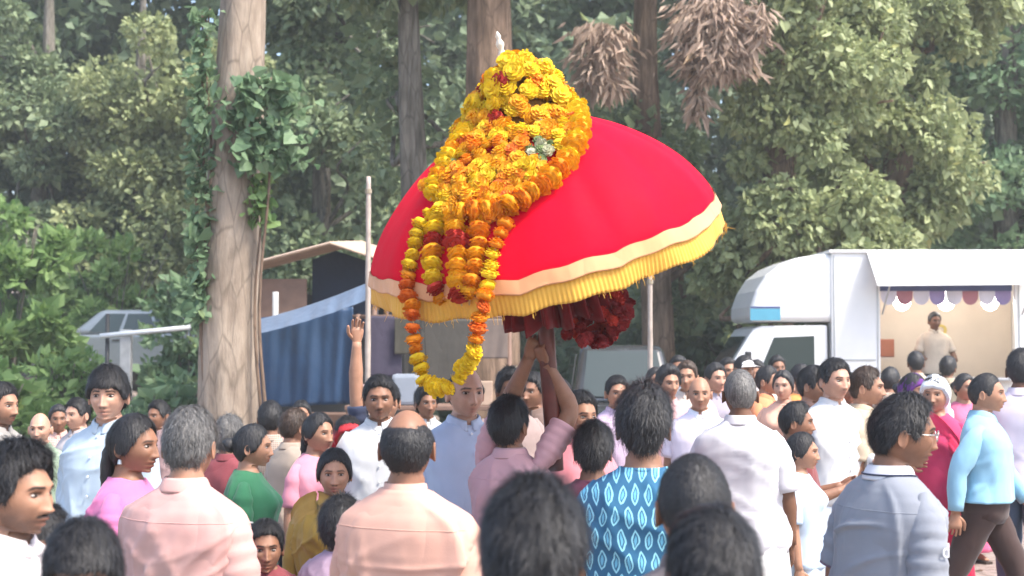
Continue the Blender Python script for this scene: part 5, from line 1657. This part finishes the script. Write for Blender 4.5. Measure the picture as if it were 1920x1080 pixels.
rl = thing('barrier_rail', 'white barrier rail on grey and black posts below the silver car', 'rail', (at(230, 620, 19.5).x, 19.5, float(ground_z(at(230, 620, 19.5).x, 19.5))))
zr = at(230, 626, 19.5).z - rl.location.z
MB().tube(np.array([(-.30, -.03, zr - .03), (.95, -.03, zr + .09)]), .035, 8).build('bar', M_WHITE, rl, smooth=True)
MB().box(-.03, .12, -.02, .1, -.1, zr + .06, .01).build('post', M_POST, rl)
MB().tube(np.array([(-.22, .04, -.1), (-.22, .04, zr + .28)]), .03, 8).build('post', M_DARK, rl, smooth=True)
# fallen leaves and chips of stone on the ground
rg = np.random.default_rng(91)
n = 5000
lx = rg.uniform(-7, 9, n); ly = rg.uniform(3, 24, n)
P = np.stack([lx, ly, ground_z(lx, ly) + .012], -1); Dv = np.stack([rg.normal(0, 1, n), rg.normal(0, 1, n), rg.normal(0, .12, n)], -1)
lo = obj('leaf_litter', leaf_mesh('leaf_litter', P, Dv, .07 * rg.uniform(.5, 1.4, n), rg, .35), LEAF_DRY)
tag(lo, 'dry fallen leaves scattered over the packed earth', 'leaves', kind='stuff')
# ------------------------------------------------------------------ the crowd
def ik(px, ytop, s, yaw, target, side, hint=(0.6, 0.3, -0.4), reach=.07):
    """Directions of upper arm and forearm that bring the palm to a point of the place."""
    Y = FPX / s; k = (CAM_H - (ytop - HOR) / s) / 1.690
    R = np.array(Matrix.Rotation(math.radians(-yaw), 3, 'Z'))
    t = R @ ((np.array(target) - np.array(((px - 960) / FPX * Y, Y, .015))) / k)
    S = np.array((.156 * side, .018, 1.375))
    d = t - S; L = np.linalg.norm(d); dn = d / L
    L = min(L - reach, .285 + .243); W = S + dn * L
    a = (.285 ** 2 + L ** 2 - .245 ** 2) / (2 * L)
    h = math.sqrt(max(0, .285 ** 2 - a ** 2))
    hv = np.array(hint, float); hv[0] *= side; hv -= dn * hv.dot(dn); hv /= np.linalg.norm(hv)
    E = S + dn * a + hv * h
    u = (E - S); f = (W - E)
    u[0] *= side; f[0] *= side
    return tuple(u), tuple(f)

def head_cover(T, c, mat, name, zmin, thick=.018, drape=0.0, brim=False):
    TH, PH, _ = grid_angles(40, 64, 110, 135)
    P = head_surface(TH, PH); d = P / np.linalg.norm(P, axis=-1, keepdims=True)
    a = np.abs(PH)
    hz = np.interp(a, [0, .9, 1.6, 2.2, PI], zmin)
    m = sstep(P[..., 2] - hz, -.004, .008)
    t = -.008 + (thick + .008 + .003 * vnoise(P.reshape(-1, 3), 5, 60).reshape(a.shape)) * m
    G = c['sh'](c['pose']((P + d * t[..., None]) * c['hs'] + c['HC']))
    o = MB().add(*loft(G[::-1])).build(name, mat, T, smooth=True)
    if brim:
        aa_ = np.linspace(-1.0, 1.0, 20)
        rows = []
        for r, z in ((.085, .052), (.15, .040)):
            rows.append(np.stack([r * .92 * np.sin(aa_), -r * 1.08 * np.cos(aa_) - .01, np.full(20, z) - .01 * np.abs(aa_)], -1))
        R = np.array(rows); V1, q1, _ = loft(c['sh'](c['pose'](R * c['hs'] + c['HC'])), False, False, False)
        MB().add(V1, q1).add(V1 - (0, 0, .006), q1[:, ::-1]).build('brim', mat, o, smooth=True)
    if drape:
        pth = catmull([(0, .075, .02), (0, .10, -.06), (0, .12, -.14), (0, .14, -.14 - drape)], 12) * c['hs'] + c['HC']
        r = np.interp(np.linspace(0, 1, 12), [0, .5, 1], [.06, .085, .11])
        MB().add(*tube(c['sh'](pth), r, 22, rad2=r * .35, rough=.05, seed=3)).build('drape', mat, o, smooth=True)
    return o

def drape_band(T, c, mat, name='sash'):
    """Cloth from one shoulder across the body to the other hip and over the back."""
    pts = []
    for t in np.linspace(0, 1, 30):
        a = -0.5 + t * 2 * PI * .98
        z = 1.12 + .27 * math.cos(a + .5)
        ring = torso_ring(z, c['w'], 0, True, 1, np.array([a]), .042)[0]
        pts.append(ring)
    pts = np.array(pts)
    R = []
    for off in np.linspace(-.075, .075, 8):
        q = pts.copy(); q[:, 2] += off + .006 * math.sin(off * 160)
        ctr = q[:, :2] / np.linalg.norm(q[:, :2], axis=1, keepdims=True)
        q[:, :2] += ctr * .006 * math.sin(off * 190)
        R.append(q)
    R = np.array(R); V1, q1, _ = loft(c['sh'](R), False, False, False)
    V2 = V1.copy(); n_ = V1[:, :2] / np.linalg.norm(V1[:, :2], axis=1, keepdims=True); V2[:, :2] -= n_ * .008
    MB().add(V1, q1).add(V2, q1[:, ::-1]).build(name, mat, T, smooth=True)

def mat_motif():
    m, nt, bs = new_mat('blue_leaf_print')
    tc = nt.nodes.new('ShaderNodeTexCoord'); sp = nt.nodes.new('ShaderNodeSeparateXYZ'); nt.links.new(tc.outputs['Object'], sp.inputs[0])
    def M(op, a, b=None, c=None):
        n = nd(nt, 'ShaderNodeMath', operation=op)
        for i, x in enumerate((a, b, c)):
            if x is None: continue
            if isinstance(x, bpy.types.NodeSocket): nt.links.new(x, n.inputs[i])
            else: n.inputs[i].default_value = x
        return n.outputs[0]
    wob = noise(nt, tc.outputs['Object'], 18, 2)
    u = M('ADD', M('DIVIDE', sp.outputs[0], .043), M('MULTIPLY', M('SUBTRACT', wob, .5), .5)); v = M('ADD', M('DIVIDE', sp.outputs[2], .072), M('MULTIPLY', M('SUBTRACT', wob, .5), .4))
    row = M('FLOOR', M('MULTIPLY', v, 1.0))
    fu = M('SUBTRACT', M('FRACT', M('ADD', u, M('MULTIPLY', row, .5))), .5)
    fv = M('SUBTRACT', M('FRACT', v), .5)
    # pointed leaf: |u| against a parabola in v
    d = M('ADD', M('MULTIPLY', M('ABSOLUTE', fu), 2.6), M('MULTIPLY', M('MULTIPLY', fv, fv), 3.4))
    ring = M('SUBTRACT', 1.0, M('DIVIDE', M('ABSOLUTE', M('SUBTRACT', d, .66)), .24))
    ring = ramp(nt, ring, .15, .55)
    dot = ramp(nt, M('SUBTRACT', .30, d), .0, .08)
    base = mixc(nt, noise(nt, tc.outputs['Object'], 7, 3), (.012, .07, .15), (.03, .15, .27))
    c = mixc(nt, ring, base, (.28, .62, .72)); c = mixc(nt, dot, c, (.14, .42, .58))
    nt.links.new(c, bs.inputs['Base Color']); bs.inputs['Roughness'].default_value = .85
    b = nd(nt, 'ShaderNodeBump', inp={'Strength': .25, 'Distance': .002}); nt.links.new(noise(nt, tc.outputs['Object'], 260, 2), b.inputs['Height']); nt.links.new(b.outputs[0], bs.inputs['Normal'])
    return m

def p(*a, **k): return person(*a, **k)
WHT = (.66, .76, .78); MUNDU = ('dhoti', (.62, .62, .60)); JEANS = ('trousers', (.045, .075, .13)); GREYT = ('trousers', (.14, .14, .15)); BRNT = ('trousers', (.055, .032, .028))
# nearest row
p(1000, 903, 1080, 176, 'person with thick black hair at bottom centre just below the umbrella bearer', 'brown', 'thick', shirt=(.09, .10, .16), seed=5)
p(1336, 962, 1060, 183, 'person with dark cropped hair at the bottom edge, nearest under the white shirt', 'brown', 'short', 'black', shirt=(.20, .20, .22), seed=6)
p(1300, 862, 850, 178, 'person with close cropped hair standing between the blue print shirt and white shirt', 'brown', 'buzz', 'black', shirt=(.15, .12, .12), seed=7)
p(163, 972, 870, 6, 'child with straight black fringe looking out at the bottom left', 'brown', 'fringe', shirt=(.10, .10, .12), head=(4, -8, 0), child=True, seed=8)
p(32, 828, 725, 72, 'bearded person in profile in a pale shirt at the left border', 'tan', 'thick', shirt=(.66, .60, .60), beard=.75, moust=1, lower=JEANS, seed=9)
p(80, 948, 640, 120, 'person in a teal top half hidden between the bearded person and the fringed child', 'tan', 'short', shirt=(.08, .42, .36), seed=10)
# second row
p(358, 768, 570, 156, 'heavy set person in a pale pink shirt with back turned in front of the trunk', 'tan', 'short', 'grey', shirt=(.60, .335, .30), w=1.14, belly=.02, sleeve=.47, head=(18, -4, 0), arms=(((.3, -.05, -1), (.25, -.35, -1)), ((.26, 0, -1), (.1, -.3, -1))), lower=MUNDU, seed=11)
p(768, 778, 605, 154, 'balding person in a peach shirt with back turned at centre left', 'brown', 'balding', shirt=(.61, .345, .265), w=1.16, belly=.02, collar='band', long=True, glasses=True, head=(24, 3, 0), lower=MUNDU, seed=12)
p(1206, 722, 560, 172, 'person with black hair in a blue leaf print shirt seen from behind', 'brown', 'thick', shirt_mat=mat_motif(), w=1.05, lower=GREYT, collar='round', seed=13)
T, c = p(1648, 742, 570, 118, 'person in a grey polo shirt with dark collar stripe, turned toward the red saree', 'brown', 'short', shirt=(.235, .25, .285), w=1.0, glasses=True, collar='polo', extras=(('cuff', (.16, .10, .14)), ('collar', (.62, .62, .66))), sleeve=.44, lower=('trousers', (.10, .09, .09)), head=(-30, -2, 0), beard=.35, lean=(-.055, -.07), seed=14)
S, E_, W_, u_, f_, _ = c['A'][1]
to = letters('d', .065, .0015, cloth((.62, .63, .66)), 'sleeve_mark'); to.parent = T
M3 = Matrix(((0, 0, -1), (-1, 0, 0), (0, 1, 0)))
to.matrix_local = Matrix.Translation(Vector(S) + Vector(u_) * .13 + Vector((-.071, .022, -.03))) @ M3.to_4x4()
p(203, 688, 405, -18, 'tall person in a pale blue shirt facing the camera with dark fringe hair', 'fair', 'fringe', shirt=(.42, .51, .58), long=True, head=(20, 0, 0), lower=MUNDU, extras=(('buttons', (.7, .75, .8)),), seed=15)
T, c = p(252, 780, 490, 84, 'person with long black hair and pink dress in profile before the pale blue shirt', 'brown', 'long', shirt=(.55, .16, .33), fem=True, collar='round', lower=('skirt', (.5, .14, .3)), head=(-12, 0, 0), seed=16)
MB().add(*tube(c['sh'](c['pose'](np.array([(-.082, .014, -.048), (-.083, .014, -.066)]) + c['HC'])), [.007, .010], 8)).build('earring', M_STEEL, T)
p(474, 798, 385, 92, 'person with a black hair bun and green blouse in profile', 'tan', 'bun', shirt=(.035, .16, .075), fem=True, collar='round', extras=(('cuff', (.75, .73, .70)),), lower=('saree', (.05, .2, .10)), sleeve=.34, seed=17)
T, c = p(628, 843, 440, 4, 'person with centre parted hair in a mustard dress looking at the camera', 'tan', 'bun', shirt=(.30, .19, .035), fem=True, collar='round', long=True, lower=('saree', (.32, .2, .04)), head=(4, 0, 0), seed=18)
drape_band(T, c, cloth((.38, .24, .06)))
p(500, 978, 480, 14, 'small child with dark hair looking out from below the green blouse', 'brown', 'short', shirt=(.22, .05, .06), child=True, collar='round', seed=19)
p(641, 934, 480, 168, 'small child with curly black hair seen from behind by the mustard dress', 'brown', 'thick', shirt=(.35, .25, .33), child=True, collar='round', seed=20)
# around the umbrella
BX = (962, 745, 430, 150)
T, c0_, c1_ = None, P_END.lerp(P_TOP, .56), P_END.lerp(P_TOP, .46)
aL = ik(*BX, c0_, 1, (.4, -.5, -.3)); aR = ik(*BX, c1_, -1, (.4, -.5, -.3))
R_ = np.array(Matrix.Rotation(math.radians(-150), 3, 'Z'))
T, c = p(*BX, 'person in a dusty pink shirt raising both arms to hold the umbrella pole', 'brown', 'short', shirt=(.58, .34, .36), arms=(aL, aR), curl=(1.05, 1.05), palms=((.5, -.7, .1), (-.3, -.7, .1)), sleeve=.36, head=(0, 14, 0), lower=MUNDU, seed=21)
p(712, 706, 345, 6, 'round faced person in a bright white shirt facing the camera before the violet cloth', 'brown', 'short', shirt=(.58, .58, .58), w=1.1, moust=.5, beard=.2, long=True, extras=(('buttons', (.85, .85, .85)), ('pocket', 1)), lower=MUNDU, seed=22)
p(873, 694, 400, 22, 'person in a light blue shirt facing the camera below the garland loop', 'fair', 'balding', shirt=(.44, .50, .63), w=1.08, belly=.03, extras=(('buttons', (.8, .8, .85)), ('pocket', 1)), lower=MUNDU, beard=.2, seed=23)
p(1112, 792, 440, 168, 'person in a dark maroon shirt with back turned under the umbrella pole', 'dark', 'thick', shirt=(.10, .025, .05), collar='round', lower=GREYT, seed=24)
p(1085, 735, 385, 30, 'person in a rose shirt partly behind the raised arms', 'tan', 'short', shirt=(.60, .22, .25), lower=GREYT, seed=25)
p(724, 716, 322, 8, 'person in a dark blue shirt stretching one arm up to the umbrella rim', 'tan', 'short', shirt=(.04, .05, .09), arms=(DOWN, ((.10, -.05, 1), (-.02, -.05, 1))), curl=(.4, .3), palms=((-1, 0, 0), (.2, -1, 0)), sleeve=.25, seed=26)
p(957, 690, 300, 8, 'person with dark hair and shadowed face just left of the umbrella pole', 'dark', 'thick', shirt=(.30, .22, .2), seed=27)
p(1000, 700, 285, -30, 'person in a brown shirt right behind the umbrella pole', 'brown', 'short', shirt=(.18, .12, .1), seed=28)
# left background
p(4, 720, 340, 66, 'person with stubble in profile at the left border above the bearded person', 'tan', 'short', shirt=(.3, .28, .26), beard=.6, moust=.8, seed=29)
p(78, 778, 300, 4, 'balding person facing the camera between the left border and the pale blue shirt', 'fair', 'bald', 'grey', shirt=(.28, .36, .26), w=1.08, seed=30)
p(148, 748, 275, -30, 'dark haired person peering from behind the pale blue shirt shoulder', 'fair', 'short', shirt=(.42, .38, .38), seed=31)
p(430, 780, 335, 168, 'person with greying curly hair behind the pink shirt shoulder', 'brown', 'thick', 'grey', shirt=(.22, .05, .06), seed=32)
p(508, 754, 300, 182, 'person with black hair standing in front of the blue tarpaulin', 'brown', 'short', shirt_mat=stripes((.25, .18, .15), (.42, .34, .28), (70, 70), True), seed=33)
p(552, 768, 312, 140, 'person with light brown hair between the green blouse and the rose pink top', 'tan', 'short', 'brown', shirt=(.45, .36, .28), seed=34)
p(597, 776, 345, 52, 'person with a black plait in a rose pink top', 'tan', 'plait', shirt=(.66, .26, .33), fem=True, collar='round', lower=('skirt', (.5, .2, .28)), seed=35)
T, c = p(652, 768, 330, 20, 'person wearing a red head scarf by the white shirt shoulder', 'brown', 'short', shirt=(.4, .1, .1), height=1.42, seed=36)
head_cover(T, c, cloth((.50, .03, .04)), 'head_scarf', [.04, .02, -.06, -.09, -.09], .017, .12)
# right middle
p(1388, 697, 372, 164, 'person in a loose white shirt with back turned at centre right', 'dark', 'buzz', 'grey', shirt=(.56, .55, .58), w=1.16, hem=.78, sleeve=.47, head=(12, 0, 0), lower=MUNDU, arms=(((.22, 0, -1), (.1, -.3, -1)), ((.2, .05, -1), (.05, -.2, -1))), seed=37)
p(1311, 711, 278, -4, 'bald person with pink and white collar facing the camera', 'tan', 'bald', shirt=(.74, .66, .74), w=1.05, extras=(('collar', (.80, .80, .86)),), seed=38)
p(1252, 684, 250, 18, 'person with wavy dark hair at the left end of the far crowd group', 'tan', 'thick', shirt=(.5, .3, .3), seed=39)
p(1288, 678, 232, -14, 'person with light brown hair just behind the bald person', 'tan', 'short', 'brown', shirt=(.62, .50, .42), seed=40)
p(1340, 682, 226, 24, 'person with parted hair between the bald person and the white capped person', 'fair', 'short', shirt=(.30, .28, .34), seed=41)
T, c = p(1394, 668, 196, 30, 'person in a white cap before the truck cab', 'tan', 'short', shirt=(.5, .45, .45), seed=42)
head_cover(T, c, cloth((.78, .78, .78)), 'cap', [.045, .04, .03, .02, .01], .014, 0, True)
p(1438, 688, 226, 60, 'person in an orange shirt turned toward the truck', 'tan', 'short', shirt=(.70, .26, .12), seed=43)
p(1468, 696, 238, -24, 'person with black hair in a peach top beside the white shirt', 'fair', 'bun', shirt=(.74, .42, .30), fem=True, collar='round', seed=44)
p(1490, 752, 330, 78, 'person in a maroon shirt holding both hands up at chest height', 'brown', 'short', shirt=(.20, .05, .05), arms=(((.1, -.3, -1), (-.25, -1, .35)), ((.1, -.3, -1), (-.25, -1, .35))), height=1.5, seed=45)
p(1563, 675, 302, 24, 'person with combed dark hair in a white shirt facing the camera near the truck', 'fair', 'short', shirt=(.58, .58, .58), w=1.1, long=True, moust=.2, arms=(((.2, -.2, -1), (-.5, -1, .05)), DOWN), lower=('dhoti', (.66, .72, .78)), extras=(('buttons', (.85, .85, .85)),), seed=46)
p(1523, 688, 285, 58, 'person in a brown shirt behind the shoulder of the white shirted one', 'tan', 'short', shirt=(.12, .07, .06), seed=47)
p(1622, 690, 298, 68, 'person with brown hair in a khaki shirt and grey trousers', 'tan', 'short', 'brown', shirt=(.46, .37, .27), lower=('trousers', (.24, .24, .26)), hem=.93, arms=(((.15, -.1, -1), (-.3, -1, .1)), DOWN), seed=48)
T, c = p(1752, 706, 290, -28, 'person in a red saree with a white head cloth', 'tan', 'bun', shirt=(.62, .05, .14), fem=True, collar='round', lower=('saree', (.72, .02, .09)), seed=49)
head_cover(T, c, cloth((.72, .76, .80)), 'head_cloth', [.05, .035, -.05, -.08, -.08], .02, .10); drape_band(T, c, cloth((.74, .04, .12)))
T, c = p(1709, 702, 262, 40, 'person with a purple head scarf behind the grey polo shirt', 'tan', 'bun', shirt=(.5, .3, .4), fem=True, collar='round', lower=('saree', (.4, .1, .2)), seed=50)
head_cover(T, c, cloth((.13, .03, .20)), 'head_scarf', [.05, .03, -.05, -.08, -.08], .016, .08)
p(1846, 688, 305, 66, 'person in a sky blue shirt and dark trousers striding past', 'tan', 'buzz', shirt=(.26, .48, .62), long=True, stride=.42, arms=(((.22, -.35, -.9), (.1, -.55, -.85)), ((.2, .45, -.9), (.05, .05, -1))), lower=BRNT, hem=.90, w=1.08, seed=51)
p(1914, 655, 290, 150, 'person in a pale lilac shirt and jeans at the right border', 'dark', 'short', shirt=(.66, .58, .64), lower=('trousers', (.09, .13, .20)), hem=.86, stride=.15, w=1.06, seed=52)
p(1716, 660, 168, 176, 'dark haired customer standing at the truck counter', 'brown', 'short', shirt=(.40, .34, .27), seed=53)
p(1776, 668, 168, 150, 'customer in a khaki shirt waiting beside another at the truck counter', 'brown', 'thick', shirt=(.35, .30, .22), seed=54)
p(1752, 586, 140, 4, 'person in a tan shirt serving inside the food truck', 'dark', 'short', shirt=(.52, .43, .33), Y=18.5, base=.665, arms=(((.3, -.25, -1), (-.2, -.9, -.3)), ((.35, -.2, -1), (-.1, -.9, -.2))), group='people serving', seed=55)
# more heads in the band behind
p(1228, 690, 205, 15, 'person in a pink top at the far end of the crowd beside the bamboo pole', 'tan', 'bun', shirt=(.62, .25, .32), fem=True, collar='round', seed=60)
p(1272, 668, 190, -10, 'tall person in a grey shirt behind the wavy haired one', 'brown', 'short', shirt_mat=stripes((.34, .34, .36), (.16, .17, .22), (50, 50)), seed=61)
p(1364, 672, 188, 12, 'person in a coral shirt between two others in front of the cab', 'tan', 'short', shirt=(.68, .28, .2), seed=62)
p(1418, 676, 182, -20, 'person in a cream shirt standing at the truck door', 'tan', 'thick', shirt=(.66, .58, .48), seed=63)
p(1456, 668, 178, 8, 'person in a pale shirt right under the truck cab window', 'brown', 'short', shirt=(.58, .58, .62), seed=64)
p(1500, 684, 215, 30, 'person with a bun in an orange saree behind the maroon shirt', 'tan', 'bun', shirt=(.72, .28, .08), fem=True, collar='round', lower=('saree', (.7, .27, .08)), seed=65)
p(1590, 700, 235, -8, 'person in a brick red shirt between the white and khaki shirts', 'brown', 'short', shirt=(.45, .12, .09), seed=66)
p(1668, 690, 212, 150, 'person with back turned in a beige shirt behind the polo shirt head', 'tan', 'short', shirt=(.56, .46, .36), seed=67)
p(1806, 702, 222, 20, 'person in a rose saree between the white head cloth and the sky blue shirt', 'tan', 'bun', shirt=(.66, .14, .24), fem=True, collar='round', lower=('saree', (.66, .1, .2)), seed=68)
p(1156, 706, 262, 10, 'person in a mauve shirt behind the maroon shirt beside the dark car', 'tan', 'short', shirt_mat=stripes((.38, .26, .4), (.55, .45, .55), (80, 80), True), seed=69)
p(1050, 712, 268, -25, 'person in a peach shirt seen past the umbrella pole', 'fair', 'short', shirt=(.70, .42, .32), seed=70)
p(800, 722, 262, 20, 'person in a striped grey shirt behind the balding head below the garland loop', 'brown', 'thick', shirt_mat=stripes((.30, .30, .30), (.5, .5, .5)), seed=71)
p(566, 752, 262, 10, 'person in a salmon top in front of the blue tarpaulin', 'tan', 'bun', shirt=(.66, .34, .28), fem=True, collar='round', seed=72)
p(300, 752, 262, -30, 'person with black hair beside the trunk behind the pink dress', 'brown', 'short', shirt=(.30, .2, .2), seed=73)
p(112, 760, 250, 20, 'person in a faded red shirt before the green plants', 'brown', 'short', shirt_mat=stripes((.42, .18, .15), (.55, .4, .35), (60, 60), True), seed=74)
p(1500, 800, 352, 70, 'person in a pale blue dress behind the maroon sleeves', 'tan', 'bun', shirt=(.45, .56, .68), fem=True, collar='round', lower=('skirt', (.5, .6, .7)), height=1.36, seed=75)
solve_unions()
# ------------------------------------------------------------------ thin haze volume added to lift the dark background
hz = MB().box(-135, 135, -45, 265, -1.5, 24).build('haze', None)
hm = bpy.data.materials.new('haze'); hm.use_nodes = True
nt = hm.node_tree; nt.nodes.clear()
pv = nt.nodes.new('ShaderNodeVolumePrincipled'); ou = nt.nodes.new('ShaderNodeOutputMaterial')
pv.inputs['Color'].default_value = (.93, .96, .93, 1); pv.inputs['Density'].default_value = .0022; pv.inputs['Anisotropy'].default_value = .2
nt.links.new(pv.outputs[0], ou.inputs['Volume'])
hz.data.materials.append(hm)
tag(hz, 'thin pale haze added over the whole scene to lift the darks', 'haze', kind='stuff')
